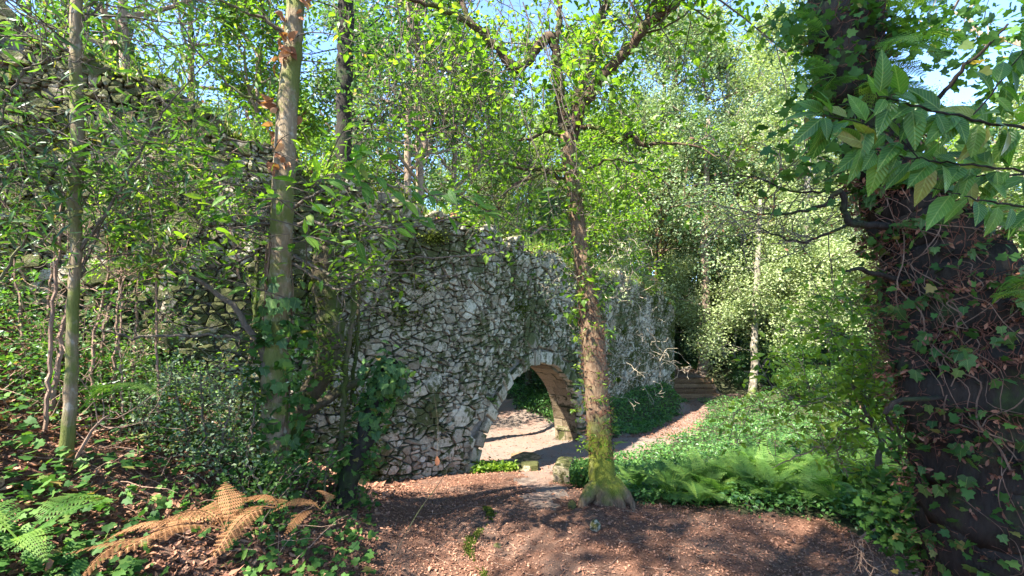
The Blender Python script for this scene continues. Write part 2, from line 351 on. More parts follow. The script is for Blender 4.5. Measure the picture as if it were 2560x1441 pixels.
def wtop(s): return np.interp(s, _ts, _tz) + .10 * np.sin(np.asarray(s) * 3.1) + .06 * np.sin(np.asarray(s) * 7.7 + 1)
PY = [-30, 0, 4.7, 6.1, 6.5, 7.5, 8.75, 10, 11.25, 13.1, 16.25, 18.9, 20.3, 30, 60, 140]
PZ = [0.1, 0, 0, -.31, -.36, -.61, -.81, -.96, -1.09, -1.3, -1.59, -1.8, -1.8, -1.2, 1.5, 8]
def sstep(a, b, x): t = np.clip((x - a) / (b - a), 0, 1); return t * t * (3 - 2 * t)
def wall_sd(x, y):
    x = np.asarray(x, float); y = np.asarray(y, float); sh = x.shape
    q = np.stack([x.ravel(), y.ravel()], -1); C = WC[::4]; best = np.full(len(q), 1e9); S = np.zeros(len(q)); D = np.zeros(len(q)); L = wl[::4]
    for i in range(len(C) - 1):
        a = C[i]; t = C[i + 1] - a; l = np.linalg.norm(t); t = t / l
        d = q - a; h = np.clip(d @ t, 0, l); r = d - h[:, None] * t; dd = (r ** 2).sum(1)
        m = dd < best; best[m] = dd[m]; S[m] = (L[i] + h)[m]
        D[m] = (np.sqrt(dd) * np.sign(d @ np.array((t[1], -t[0]))))[m]
    return S.reshape(sh), D.reshape(sh)
def ground(x, y, sd=None):
    x = np.asarray(x, float); y = np.asarray(y, float)
    S, D = sd if sd is not None else wall_sd(x, y)
    z = np.interp(y, PY, PZ)
    fr = sstep(-.5, .1, D)
    arg = -x - .9 - .55 * np.maximum(0, y - 4)
    bank = np.minimum(.55 * np.log1p(np.exp(arg * 4)) / 4, 2.0) * np.where(y < 8, 1, 0)
    z = z + bank * (fr * .999 + .001)
    mnd = (.62 + .05 * np.clip(y - 11, 0, 6)) * (1 - sstep(.05, .8, D)) * sstep(SJR + .1, SJR + 2.0, S) * sstep(-2, 0, D) * (1 - sstep(16.0, 18.2, y))
    z = z + mnd
    z = z + np.where(D < 0, sstep(-.6, -2.5, -np.abs(D)) * 0 + (1 - sstep(-3, -.8, D)) * np.minimum(.2 * np.maximum(0, y - 13.2), 2.2), 0)
    z = z + sstep(19.9, 20.7, y) * sstep(3.5, 5.5, x) * .62 * (1 - sstep(24, 40, y) * .6) * sstep(0, .1, D + 100)
    z = z + sstep(6, 14, x) * .25 * sstep(5, 12, y)
    far = sstep(9, 20, np.hypot(x, y - 6)); z = z + far * .35 * np.sin(x * .31 + 1) * np.sin(y * .27)
    z = z + .018 * np.sin(x * 2.3 + 1.3 * y) + .014 * np.sin(x * 5.1 - 3.7 * y + 2)
    return z
def gz(x, y): return float(ground(np.array([x]), np.array([y]))[0])
def inpoly(x, y, poly):
    c = np.zeros(np.shape(x), bool); n = len(poly)
    for i in range(n):
        x1, y1 = poly[i]; x2, y2 = poly[(i + 1) % n]
        if y1 == y2: continue
        m = ((y1 > y) != (y2 > y)) & (x < (x2 - x1) * (y - y1) / (y2 - y1) + x1); c ^= m
    return c
PATHP = [(-.45, 7.35), (.1, 7.6), (.13, 6.6), (.16, 5.7), (.2, 4.9), (.42, 4.6), (.56, 5.1), (.60, 5.8), (.58, 6.6), (.72, 7.4), (.95, 7.6), (1.45, 8.2), (2.3, 9.0), (3.45, 10.4), (4.6, 11.9), (6.1, 14.9), (7.0, 17.2), (7.2, 18.3), (9.3, 18.6), (8.6, 19.3), (8.3, 22.5), (6.4, 22.5), (6.7, 19.2), (6.55, 18.2), (6.1, 17.2), (4.9, 14.6), (3.75, 12.5), (2.4, 10.8), (1.35, 11.2), (1.17, 12.3), (1.0, 13.7), (.2, 14.6), (-.5, 16.4), (-1, 17.6), (-4, 21), (-8, 24), (-9, 20), (-5, 14), (-2.5, 9.5), (-1.2, 7.7)]
BEDP = [(.82, 6.5), (1.05, 5.75), (1.35, 5.0), (1.75, 4.85), (2.67, 4.5), (3.1, 4.05), (3.45, 3.6), (3.6, 3.2), (4.2, 1.5), (6, -1), (45, -2), (45, 19), (10, 19.0), (9.3, 18.6), (7.2, 18.3), (7.0, 17.2), (6.1, 14.9), (4.6, 11.9), (3.45, 10.4), (2.3, 9.0), (1.45, 8.2), (.95, 7.6), (.78, 7.0)]
def wobble(x, y, a=.08): return x + a * np.sin(y * 5.3) + a * .6 * np.sin(y * 11 + x * 4), y + a * np.sin(x * 5.9 + 1) + a * .6 * np.sin(x * 12.7 - y * 3)
def is_path(x, y): return inpoly(*wobble(x, y), PATHP)
def is_bed(x, y): return inpoly(*wobble(x, y, .06), BEDP)
def is_soil(x, y):
    S, D = wall_sd(x, y); p = is_path(x, y)
    return ~p & (is_bed(x, y) | (y > 11) | (D < -.7) | ((D > 0) & (S > SJR)) | (x > 9))

def stretch(n, a, lo, hi, c):
    t = np.linspace(-1, 1, n); u = np.sinh(a * t) / np.sinh(a)
    return np.where(u < 0, c + u * (c - lo), c + u * (hi - c))
gx = stretch(330, 4.6, -90, 90, .3); gy = stretch(330, 4.2, -60, 150, 6.5)
X, Y = np.meshgrid(gx, gy)
SDG = wall_sd(X, Y); Z = ground(X, Y, SDG); Z += rng.normal(0, .006, Z.shape)
nx = len(gx); ii, jj = np.meshgrid(np.arange(len(gy) - 1), np.arange(nx - 1), indexing='ij')
Q = np.stack([ii * nx + jj, ii * nx + jj + 1, (ii + 1) * nx + jj + 1, (ii + 1) * nx + jj], -1).reshape(-1, 4)
cxm = (X[:-1, :-1] + X[1:, 1:]).ravel() / 2; cym = (Y[:-1, :-1] + Y[1:, 1:]).ravel() / 2
mp_ = is_path(cxm, cym); ms_ = is_soil(cxm, cym)
V = np.stack([X.ravel(), Y.ravel(), Z.ravel()], -1)
for nm, msk, mt in (('path', mp_, M['path']), ('forest_floor', ms_, M['soil']), ('ground', ~mp_ & ~ms_, M['ground'])):
    q = Q[msk]; us, inv = np.unique(q, return_inverse=True)
    b = Buf(); b.add(V[us], Q=inv.reshape(-1, 4), rnd=.5); o = b.build(nm, mt, smooth=True); tag(o, kind='structure')

# ------------------------------------------------------------------ the stone wall
wall = empty('stone_wall', (0, 9, -1), 'long ruined rubble stone wall with a round arch, mossy and lichened, curving away past the path', 'wall')
b = Buf(); ds = .09
ss = np.arange(0, WL, ds); nz = 62
G = []
for s in ss:
    p = wxy(np.array([s]))[0]; zb = gz(p[0], p[1]) - .35 if s < SJR + 8 else -2.2
    zs = np.linspace(min(zb, -1.3 if abs(s - SA) < AR + 1 else zb), wtop(s) - .06, nz)
    G.append(zs)
G = np.array(G); SS = np.repeat(ss[:, None], nz, 1)
dx = SS - SA; dz = G - AZ; rr = np.hypot(dx, dz); rin = AR + .04
hole = (rr < rin) | ((np.abs(dx) < rin) & (dz < 0))
# snap near-edge verts
snap = (rr < rin + .05) & (rr > rin - .16) & (dz > 0)
G2 = np.where(snap, AZ + dz / rr * rin, G); S2 = np.where(snap, SA + dx / rr * rin, SS); hole &= ~snap
for d in (-.03, -TH):
    V = wpos(S2.ravel(), G2.ravel(), np.full(S2.size, d)); V[:, 2] = G2.ravel()
    i, j = np.meshgrid(np.arange(len(ss) - 1), np.arange(nz - 1), indexing='ij'); a = i * nz + j
    ok = ~(hole[:-1, :-1] | hole[1:, :-1] | hole[:-1, 1:] | hole[1:, 1:])
    q = np.stack([a, a + nz, a + nz + 1, a + 1], -1)[ok]
    if d < -.1: q = q[:, ::-1]
    b.add(V, Q=q, rnd=.5)
tp = G[:, -1]; V = np.vstack([wpos(ss, tp, np.full(len(ss), -.03)), wpos(ss, tp + .07, np.full(len(ss), -.3)), wpos(ss, tp, np.full(len(ss), -TH))])
n = len(ss); a = np.arange(n - 1)
b.add(V, Q=np.vstack([np.stack([a, a + 1, a + 1 + n, a + n], -1), np.stack([a + n, a + n + 1, a + 1 + 2 * n, a + 2 * n], -1)]), rnd=.5)
b.build('mortar_core', M['core'], wall)

# rubble stones: packed discs -> power diagram
AN = 1.28
def pack():
    P = np.zeros((0, 2)); Rr = np.zeros(0)
    pts = []; rad = []
    arr = np.zeros((9000, 3)); n = 0
    for rlo, rhi, tries, ov in ((.11, .155, 900, .9), (.07, .11, 7500, .85), (.045, .07, 10000, .85), (.028, .04, 5000, .85)):
        for _ in range(tries):
            s = random.uniform(0.3, WL - .3)
            r = random.uniform(rlo, rhi)
            if s > SJR + 2: r *= .9
            if r < .06 and (s > SJR + 1.5 or s < SJL - 7): continue
            tpz = float(np.interp(s, _ts, _tz)) + .5
            z = random.uniform(-1.9 if s > SJR else -1.0 if s > SJL - 3 else 0, tpz)
            d2 = (arr[:n, 0] - s / AN) ** 2 + (arr[:n, 1] - z) ** 2
            if n and (d2 < ((arr[:n, 2] + r) * ov) ** 2).any(): continue
            arr[n] = (s / AN, z, r); n += 1
            if n >= 8990: return arr[:n]
    return arr[:n]
ST = pack()
def cell(i):
    p = ST[i, :2]; r = ST[i, 2]
    d = ST[:, :2] - p; d2 = (d ** 2).sum(1); near = np.argsort(d2)[1:22]
    poly = [(-.32, -.32), (.32, -.32), (.32, .32), (-.32, .32)]
    for j in near:
        qx, qy = d[j]; dd = d2[j]
        if dd > .5: break
        c = (dd + r * r - ST[j, 2] ** 2) / 2
        out = []; m = len(poly)
        for k in range(m):
            a = poly[k]; bb = poly[(k + 1) % m]; fa = a[0] * qx + a[1] * qy - c; fb = bb[0] * qx + bb[1] * qy - c
            if fa <= 0: out.append(a)
            if (fa < 0) != (fb < 0):
                t = fa / (fa - fb); out.append((a[0] + (bb[0] - a[0]) * t, a[1] + (bb[1] - a[1]) * t))
        poly = out
        if len(poly) < 3: return None
    return [(x + p[0], y + p[1]) for x, y in poly]
def split(p, lev):
    c = p.mean(0); q = p - c; ext = np.ptp(p, axis=0); rm = np.hypot(*q.T).mean()
    if lev > 2 or rm < .055 or random.random() > min(.92, rm * 8.5): return [p]
    a = random.gauss(0, .3) + (math.pi / 2 if ext[1] * 1.5 > ext[0] else 0)     # normal of the cut
    nrm = np.array((math.cos(a), math.sin(a))); off = random.uniform(-.38, .38) * rm
    A = []; B = []; m = len(p)
    for k in range(m):
        u, v = q[k], q[(k + 1) % m]; fu, fv = u @ nrm - off, v @ nrm - off
        (A if fu <= 0 else B).append(u + c)
        if (fu <= 0) != (fv <= 0):
            x = u + (v - u) * fu / (fu - fv) + c; A.append(x); B.append(x)
    if len(A) < 3 or len(B) < 3: return [p]
    return split(np.array(A), lev + 1) + split(np.array(B), lev + 1)
stones = []
RING = AR + .24
for i in range(len(ST)):
    s0, z0, r0 = ST[i, 0] * AN, ST[i, 1], ST[i, 2]
    if z0 > wtop(s0) - .02 + random.uniform(-.05, .08): continue
    dxx, dzz = s0 - SA, z0 - AZ
    if math.hypot(dxx, dzz) < RING + .03 or (abs(dxx) < RING and dzz < 0): continue
    pl = cell(i)
    if not pl: continue
    pl = np.array(pl); pl[:, 0] *= AN
    for pl in split(pl, 0):
      # push out of the arch ring
      ddx = pl[:, 0] - SA; ddz = pl[:, 1] - AZ; rr = np.hypot(ddx, ddz); k = rr < RING
      pl[k, 0] = SA + ddx[k] / rr[k] * RING; pl[k, 1] = AZ + ddz[k] / rr[k] * RING
      # merge tiny edges
      keep = [pl[0]]
      for q in pl[1:]:
          if np.hypot(*(q - keep[-1])) > .03: keep.append(q)
      if np.hypot(*(keep[0] - keep[-1])) < .03: keep.pop()
      if len(keep) < 3: continue
      pl = np.array(keep); c = pl.mean(0); rm = np.hypot(*(pl - c).T).mean()
      if rm < .028: continue
      pl = c + (pl - c) * max(.6, 1 - .0045 / rm)
      if len(pl) <= 4:
          nxt = np.roll(pl, -1, 0); pl = np.stack([pl * .8 + nxt * .2, pl * .2 + nxt * .8], 1).reshape(-1, 2)
      elif len(pl) > 9: pl = pl[::2]
      m = len(pl); pl = pl + rng.normal(0, rm * .035, (m, 2))
      h = random.choice((0, .012, .02)) + random.uniform(.006, .045) + rm * .13; tilt = rng.normal(0, .13, 2)
      rings = []
      for sc_, hh in ((1.0, -.12), (.985, h * .6), (.91, h)):
          q = c + (pl - c) * sc_
          dd = np.full(m, hh) + (((pl - c) @ tilt) if hh > 0 else 0) + (rng.normal(0, .006, m) if hh > 0 else 0)
          rings.append((q, dd))
      q = np.vstack([x[0] for x in rings] + [c[None]]); dd = np.concatenate([x[1] for x in rings] + [[h + random.uniform(-.004, .018)]])
      V = wpos(q[:, 0], q[:, 1], dd); V[:, 2] = q[:, 1]
      a = np.arange(m); nx_ = (a + 1) % m
      Qs = np.vstack([np.stack([a, nx_, nx_ + m, a + m], -1), np.stack([a + m, nx_ + m, nx_ + 2 * m, a + 2 * m], -1)])
      Ts = np.stack([a + 2 * m, nx_ + 2 * m, np.full(m, 3 * m)], -1)
      pc = V[-1]; u = CX + pc[0] / pc[1] * FPX; vv = HV - (pc[2] - CH) / pc[1] * FPX
      ang = abs(np.dot(wnor(np.array([c[0]]))[0], unit(-pc[:2])))
      score = (rm / pc[1]) ** 2 * ang
      vis = (60 < u < 1690 and 250 < vv < 1230) and (pc[1] > 5.2)
      stones.append((score if vis else 0, V, Qs, Ts, random.random()))
stones.sort(key=lambda t: -t[0])
rest = Buf()
NVO = 0
for k, (sc_, V, Qs, Ts, rn) in enumerate(stones):
    if k < 255: sb = Buf(); sb.add(V, Ts, Qs, rn); sb.build('stone', M['stone'], wall)
    else: rest.add(V, Ts, Qs, rn)
rest.build('rubble_masonry', M['stone'], wall, kind='stuff')
print('stones', len(stones))
# voussoirs
ang = 0.0
while ang < math.pi - .02:
    da = random.uniform(.065, .13); a1 = min(ang + da, math.pi)
    if math.pi - a1 < .05: a1 = math.pi
    g_ = .006; ri = AR + random.uniform(-.02, .035); ro = RING + random.uniform(-.07, .05); h = random.uniform(.01, .07)
    A = np.array([ang + g_, (ang + a1) / 2, a1 - g_])
    q = [(SA + ri * math.cos(t), AZ + (ri + rng.normal(0, .01)) * math.sin(t)) for t in A] + [(SA + ro * math.cos(t), AZ + ro * math.sin(t)) for t in A[::-1]]
    q = np.array(q); c = q.mean(0); m = 6; V = []
    for sc_, hh in ((1, -.14), (.98, h * .7), (.86, h)):
        qq = c + (q - c) * sc_; vv = wpos(qq[:, 0], qq[:, 1], np.full(m, hh) + rng.normal(0, .005, m)); V.append(vv)
    V.append(wpos(np.array([c[0]]), np.array([c[1]]), np.array([h + .01]))); V = np.vstack(V)
    a = np.arange(m); nx_ = (a + 1) % m
    sb = Buf(); sb.add(V, np.stack([a + 2 * m, nx_ + 2 * m, np.full(m, 3 * m)], -1), np.vstack([np.stack([a, nx_, nx_ + m, a + m], -1), np.stack([a + m, nx_ + m, nx_ + 2 * m, a + 2 * m], -1)]))
    sb.build('arch_stone', M['stone'], wall); ang = a1
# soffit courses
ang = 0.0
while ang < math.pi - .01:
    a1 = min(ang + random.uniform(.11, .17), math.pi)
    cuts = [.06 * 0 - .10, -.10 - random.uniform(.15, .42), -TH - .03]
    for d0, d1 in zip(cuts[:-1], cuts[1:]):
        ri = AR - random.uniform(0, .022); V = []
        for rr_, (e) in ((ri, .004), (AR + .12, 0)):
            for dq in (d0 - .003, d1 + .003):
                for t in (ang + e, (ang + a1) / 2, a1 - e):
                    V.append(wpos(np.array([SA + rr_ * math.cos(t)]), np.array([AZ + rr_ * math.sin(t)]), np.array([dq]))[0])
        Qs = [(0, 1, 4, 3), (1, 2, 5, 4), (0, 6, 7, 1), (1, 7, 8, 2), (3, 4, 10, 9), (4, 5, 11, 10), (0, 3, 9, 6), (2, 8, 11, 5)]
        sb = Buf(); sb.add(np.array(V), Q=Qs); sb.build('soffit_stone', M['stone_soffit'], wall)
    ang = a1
# moss cushions, grass and ivy growing on the wall
mb = Buf(); n = 34000
cs = rng.uniform(1.5, WL - 4, 46); cz = rng.random(46)
s = []; z = []
for c_, f in zip(cs, cz):
    k = 260; g0 = wxy(np.array([c_]))[0]; b0 = gz(*g0)
    zz = b0 + (wtop(c_) - b0) * (f ** .8); sg = random.uniform(.07, .22)
    s.append(rng.normal(c_, sg * 1.4, k)); z.append(rng.normal(zz, sg * .7, k))
s = np.concatenate(s); z = np.concatenate(z)
ok = (z < wtop(s)) & (np.hypot(s - SA, z - AZ) > RING - .05) & ~((np.abs(s - SA) < RING) & (z < AZ)); s = s[ok]; z = z[ok]
p = wpos(s, z, rng.uniform(.03, .10, len(s))); nn = wnor(s); yd = np.stack([nn[:, 0], nn[:, 1], rng.uniform(-.2, .8, len(s))], -1) + rng.normal(0, .4, (len(s), 3))
inst(mb, T_moss(), p, yd, rng.normal(0, 1, (len(s), 3)), rng.uniform(.02, .045, len(s)))
s = rng.uniform(.3, WL - 1, 9000); p = wpos(s, wtop(s) - .02 + rng.uniform(-.05, .05, len(s)), rng.uniform(-.5, .06, len(s)))
inst(mb, T_moss(), p, np.array((0, 0, 1.)) + rng.normal(0, .5, (len(s), 3)), rng.normal(0, 1, (len(s), 3)), rng.uniform(.03, .07, len(s)))
mb.build('moss_cushions', M['moss'], wall, kind='stuff')
# ------------------------------------------------------------------ kerbs, blocks, bench, steps, loose rocks
def stone_thing(name, label, cat, parts, group=None):
    """parts: (part name, centre, size, rz, tilt)"""
    c0 = parts[0][1]; t = empty(name, (c0[0], c0[1], gz(c0[0], c0[1])), label, cat, group)
    for nm, c, sz, rz, ti in parts:
        b = Buf(); box(b, c, sz, rz, ti, jit=min(sz) * .035, bev=.02); b.build(nm, M['stone_step'] if 'step' in name else M['stone_kerb'], t)
    return t
WA = math.atan2(.842, .539)
b = Buf(); g1 = gz(-.1, 7.55); box(b, (-.08, 7.62, g1 + .0), (1.0, .2, .22), R(-4), 0, jit=.008); tag(b.build('kerb_stone', M['stone_kerb']), 'low grey kerb slab at the left foot of the arch, beside a tuft of weeds', 'kerb')
b = Buf(); g1 = gz(.68, 6.25); box(b, (.69, 6.35, g1 + .08), (.20, .42, .30), R(-14), 0, jit=.008, bev=.02); tag(b.build('kerb_block', M['stone_kerb']), 'squared mossy stone block left of the moss covered tree base', 'stone block')
b = Buf(); box(b, (.86, 7.0, gz(.86, 7.0) + .03), (.5, .16, .22), R(5), 0, jit=.008); tag(b.build('kerb_stone', M['stone_kerb']), 'low kerb stone half hidden behind the squared mossy block', 'kerb')
bx_, by_ = 1.44, 11.15; bz = gz(bx_, by_)
stone_thing('stone_bench', 'low stone bench slab at the right foot of the arch', 'bench',
            [('slab', (bx_, by_ - .35, bz + .26), (.85, .36, .09), R(-20), 0), ('support', (bx_ - .27, by_ - .27, bz + .08), (.16, .28, .26), R(-20), 0), ('support', (bx_ + .25, by_ - .47, bz + .08), (.16, .28, .26), R(-20), 0)])
b = Buf(); a = np.linspace(0, 2 * np.pi, 13)[:-1]; rr = .27 + rng.normal(0, .015, 12); cx_, cy_ = .24, 8.75; cz_ = gz(cx_, cy_)
V = np.vstack([np.stack([cx_ + rr * np.cos(a), cy_ + rr * np.sin(a), np.full(12, cz_ - .03)], -1), np.stack([cx_ + rr * np.cos(a), cy_ + rr * np.sin(a), np.full(12, cz_ + .03)], -1), [(cx_, cy_, cz_ + .035)]])
b.add(V, T=[(12 + i, 12 + (i + 1) % 12, 24) for i in range(12)], Q=[(i, (i + 1) % 12, 12 + (i + 1) % 12, 12 + i) for i in range(12)])
tag(b.build('paving_stone', M['stone_step']), 'flat rounded paving stone set in the path under the arch', 'paving stone')
st = empty('stone_steps', (7.4, 19.1, -1.75), 'wide low steps covered in leaf litter beyond the wall end', 'steps')
for k in range(5):
    b = Buf(); w_ = 1.75 - .03 * k
    box(b, (7.42 + .02 * k, 19.1 + .32 * k, -1.86 + .155 * k), (w_ + .3 * (k == 4), .42, .17), R(2), 0, jit=.007, bev=.02); b.build('step', M['stone_step'], st)
zt = gz(9.4, 21.6)
stone_thing('stone_table', 'pale stone slab bench on pillars behind the steps, right of the mossy trunk', 'bench',
            [('slab', (9.3, 21.6, -.62), (1.75, .5, .11), R(6), 0), ('pillar', (8.75, 21.55, -.95), (.3, .4, .62), R(6), 0), ('pillar', (9.95, 21.7, -.95), (.26, .4, .62), R(6), 0)])
stone_thing('stone_bench', 'low dark stone bench at the wall end, left of the trunk on the steps', 'bench',
            [('slab', (7.55, 22.3, -.93), (1.5, .4, .10), R(-3), 0), ('support', (7.0, 22.3, -1.1), (.2, .34, .3), R(-3), 0), ('support', (8.1, 22.3, -1.1), (.2, .34, .3), R(-3), 0)])
def rock(x, y, sx, sy, sz, label, mat='stone_kerb'):
    n, m = 9, 6; V = []
    for i in range(m):
        ph = math.pi * (i + .5) / m
        for j in range(n):
            th = 2 * math.pi * j / n; k = 1 + random.uniform(-.13, .13)
            V.append((x + sx * k * math.sin(ph) * math.cos(th), y + sy * k * math.sin(ph) * math.sin(th), gz(x, y) + sz * .35 + sz * k * math.cos(ph) * .8))
    V += [(x, y, gz(x, y) + sz * 1.15)]
    Q = [(i * n + (j + 1) % n, i * n + j, (i + 1) * n + j, (i + 1) * n + (j + 1) % n) for i in range(m - 1) for j in range(n)]
    T = [(j, (j + 1) % n, m * n) for j in range(n)]
    b = Buf(); b.add(V, T, Q); tag(b.build('rock', M[mat]), label, 'rock')
rock(.73, 4.22, .048, .05, .075, 'small upright dark stone on the bare litter in front of the mossy tree')
rock(.585, 4.66, .045, .05, .06, 'small round stone at the left foot of the mossy tree')
rock(.32, 3.45, .04, .05, .02, 'flat little stone sunk in the litter at the bottom of the picture')
rock(-.12, 4.0, .035, .035, .02, 'tiny stone on the litter beside the strip of green moss')

# ------------------------------------------------------------------ ground litter and green carpets
def scatter_xy(n, ylo, yhi, ulo, uhi):
    y = np.exp(rng.uniform(math.log(ylo), math.log(yhi), n)); u = rng.uniform(ulo, uhi, n)
    return (u - CX) / FPX * y, y
b = Buf(); x, y = scatter_xy(150000, 2.2, 9.5, -300, 2900)
S_, D_ = wall_sd(x, y); ok = ~is_bed(x, y) & ~(is_path(x, y) & (rng.random(len(x)) > .25)) & (D_ > .05) & ~((x < -1.3) & (rng.random(len(x)) > .6))
lane = np.exp(-((x - .12 - .1 * (y - 3)) / .42) ** 2) + .8 * np.exp(-((x - 1.4) / 1.1) ** 2 - ((y - 3.7) / .5) ** 2); ok &= rng.random(len(x)) > .5 * lane
x, y = x[ok], y[ok]
z = ground(x, y) + rng.uniform(.002, .016, len(x))
zd = np.stack([rng.normal(0, .45, len(x)), rng.normal(0, .45, len(x)), np.ones(len(x))], -1)
yd = rng.normal(0, 1, (len(x), 3)); yd[:, 2] *= .25
inst(b, T_litter(), np.stack([x, y, z], -1), yd, zd, (.012 + .022 * rng.random(len(x)) ** 1.5 + .03 * (rng.random(len(x)) > .985)) * np.where(x < -1.2, 2.0, 1), np.clip(rng.beta(2, 2, len(x)) + .0, 0, 1))
tag(b.build('leaf_litter', M['litter']), 'carpet of small fallen reddish brown leaves over the bare ground', 'leaf litter', kind='stuff')
b = Buf(); x, y = scatter_xy(60000, 7.3, 24, 1100, 1900); ok = is_path(x, y); ok &= (rng.random(len(x)) < np.where((y > 10.8) & (x > 1.8), 1.0, .07)); x, y = x[ok], y[ok]
z = ground(x, y) + .006; yd = rng.normal(0, 1, (len(x), 3)); yd[:, 2] *= .2
inst(b, T_litter(), np.stack([x, y, z], -1), yd, np.stack([rng.normal(0, .3, len(x)), rng.normal(0, .3, len(x)), np.ones(len(x))], -1), rng.uniform(.03, .06, len(x)))
# litter lying on the steps
n = 1400; k = rng.integers(0, 5, n); xs = 7.42 + rng.uniform(-.85, .85, n); ys = 19.1 + .32 * k + rng.uniform(-.15, .12, n); zs = -1.86 + .155 * k + .09
yd = rng.normal(0, 1, (n, 3)); yd[:, 2] *= .2
inst(b, T_litter(), np.stack([xs, ys, zs], -1), yd, np.tile(np.array((0, 0, 1.)), (n, 1)) + rng.normal(0, .2, (n, 3)), rng.uniform(.04, .07, n))
tag(b.build('fallen_leaves', M['litter']), 'scattered fallen leaves on the packed path and on the steps', 'leaf litter', kind='stuff')

def carpet(name, label, mask, n, ylo, yhi, ulo, uhi, hgt, size, mat, tm=None, up=.8, kmul=.0022, clump=0.0):
    x, y = scatter_xy(n, ylo, yhi, ulo, uhi); ok = mask(x, y); x, y = x[ok], y[ok]
    hh = hgt * (.45 + .55 * (np.sin(x * 1.9 + y * .7) * np.sin(y * 2.3 - x) * .5 + .5)) + clump * np.maximum(0, np.sin(x * 4.1 + 1) * np.sin(y * 3.3))
    x = x + rng.normal(0, .07, len(x)); y = y + rng.normal(0, .07, len(x))
    z = ground(x, y) + hh * np.sqrt(rng.random(len(x)))
    yd = rng.normal(0, .8, (len(x), 3)); yd[:, 2] = yd[:, 2] * .5 + .1
    zd = rng.normal(0, .5, (len(x), 3)); zd[:, 2] += up
    b = Buf(); inst(b, tm or T_diamond(), np.stack([x, y, z], -1), yd, zd, (size + kmul * y) * rng.uniform(.6, 1.35, len(x)), np.clip(rng.normal(.5 + .25 * np.sin(x * 1.3) * np.sin(y * 1.7), .25, len(x)), 0, .999))
    return tag(b.build(name, M[mat]), label, 'ground cover', kind='stuff')
carpet('ground_cover', 'dense low green periwinkle carpet filling the clearing right of the path', lambda x, y: is_bed(x, y), 170000, 2.2, 30, 1380, 3300, .16, .040, 'cover', clump=.12)
def m2(x, y): S, D = wall_sd(x, y); return (S > SJR + .05) & (D > .02) & (D < 3.2) & ~is_path(x, y) & ~is_bed(x, y) & (y < 24) & (x > 1)
carpet('ground_cover', 'green ivy carpet sloping from the wall foot to the narrow path', m2, 42000, 10, 24, 1440, 1760, .14, .04, 'cover')
def m3(x, y): S, D = wall_sd(x, y); return (D < -.55) & ~is_path(x, y)
carpet('ground_cover', 'sunlit green carpet on the slope seen through the arch', m3, 42000, 10.5, 34, 1150, 1480, .22, .045, 'cover', clump=.15)
def m5(x, y): S, D = wall_sd(x, y); return (y > 20.2) & ~is_path(x, y) & (D > 0) & ~((np.abs(x - 8) < 2.2) & (y < 22.6))
carpet('ground_cover', 'dark green undergrowth on the forest floor beyond the steps', m5, 60000, 20, 60, 1640, 3400, .35, .05, 'leaf_dark', kmul=.004)
b = Buf(); n = 1500; x = rng.uniform(-.55, .05, n); y = 7.0 + (x + .5) * .5 + rng.uniform(0, .5, n); x, y = x, y
leaves(b, np.stack([x, y, ground(x, y) + rng.random(n) * .12], -1), 2, .02, .05)
tag(b.build('weed_tuft', M['leaf_bright']), 'bright green weeds in the hollow beside the left kerb slab', 'weeds', kind='stuff')
b = Buf(); n = 1800; x = rng.uniform(.75, 1.25, n); y = rng.uniform(5.9, 7.1, n); zz = ground(x, y)
leaves(b, np.stack([x, y, zz + rng.random(n) * .22], -1), 3, .02, .04)
tag(b.build('ivy_clump', M['ivy']), 'dark ivy spilling over the squared mossy block', 'ivy', kind='stuff')
b = Buf(); n = 2600; t = rng.random(n); x = -.28 + .08 * np.sin(t * 9) + rng.normal(0, .018, n); y = 3.2 + 1.5 * t; keep = np.sin(t * 14) + rng.normal(0, .5, n) > .1; x, y = x[keep], y[keep]
inst(b, T_moss(), np.stack([x, y, ground(x, y)], -1), np.array((0, 0, 1.)) + rng.normal(0, .4, (len(x), 3)), rng.normal(0, 1, (len(x), 3)), .028)
tag(b.build('moss_strip', M['moss']), 'thin broken strip of green moss on the leaf litter', 'moss', kind='stuff')

# ------------------------------------------------------------------ ferns
def frond_mesh(name, mat, L=1.0, n=17, arch=.45, wid=.26, curl=0.0):
    b = Buf(); ys = np.linspace(0, 1, 9)
    P = np.stack([curl * .3 * np.sin(ys * 5), ys * (1 - .25 * arch * ys), arch * (ys - 1.25 * ys * ys)], -1) * L
    tube(b, P, np.linspace(.0075, .001, 9) * L, 3, rnd=.35, cap=False)
    for i in range(n):
        t = .18 + .8 * i / (n - 1); p = np.array([np.interp(t, ys, P[:, k]) for k in range(3)]); e = np.array([np.interp(min(1, t + .03), ys, P[:, k]) for k in range(3)]) - p
        fw = unit(e); w_ = wid * L * (math.sin(min(1, (t - .1) * 2.2) * math.pi / 2) * (1 - t) ** .75 * 1.25 + .03)
        for sgn in (-1, 1):
            side = unit(np.array((sgn, 0, 0)) + fw * .35 + np.array((0, 0, random.uniform(-.25, .05) - curl * .6)))
            m = max(3, int(3 + 6 * w_ / (wid * L)))
            for j in range(m):
                q = (j + .4) / m; r_ = p + side * w_ * q; l_ = w_ * .30 * (1 - q) ** .7 + .012 * L
                for s2 in (-1, 1):
                    d = unit(fw * s2 + side * .45); tip = r_ + d * l_ + np.array((0, 0, -.15 * l_)); wv = side * w_ / m * .42
                    b.add([r_ - wv, r_ + wv, tip + wv * .3], T=[(0, 1, 2)], rnd=.3 + .5 * q)
            tipv = p + side * w_ * 1.05; b.add([p + fw * .006 * L, p - fw * .006 * L, tipv], T=[(0, 1, 2)], rnd=.4)
    return b.mesh(name, M[mat])
FR = [frond_mesh('frond', 'fern', 1, 17, a, .25) for a in (.35, .55, .75)]
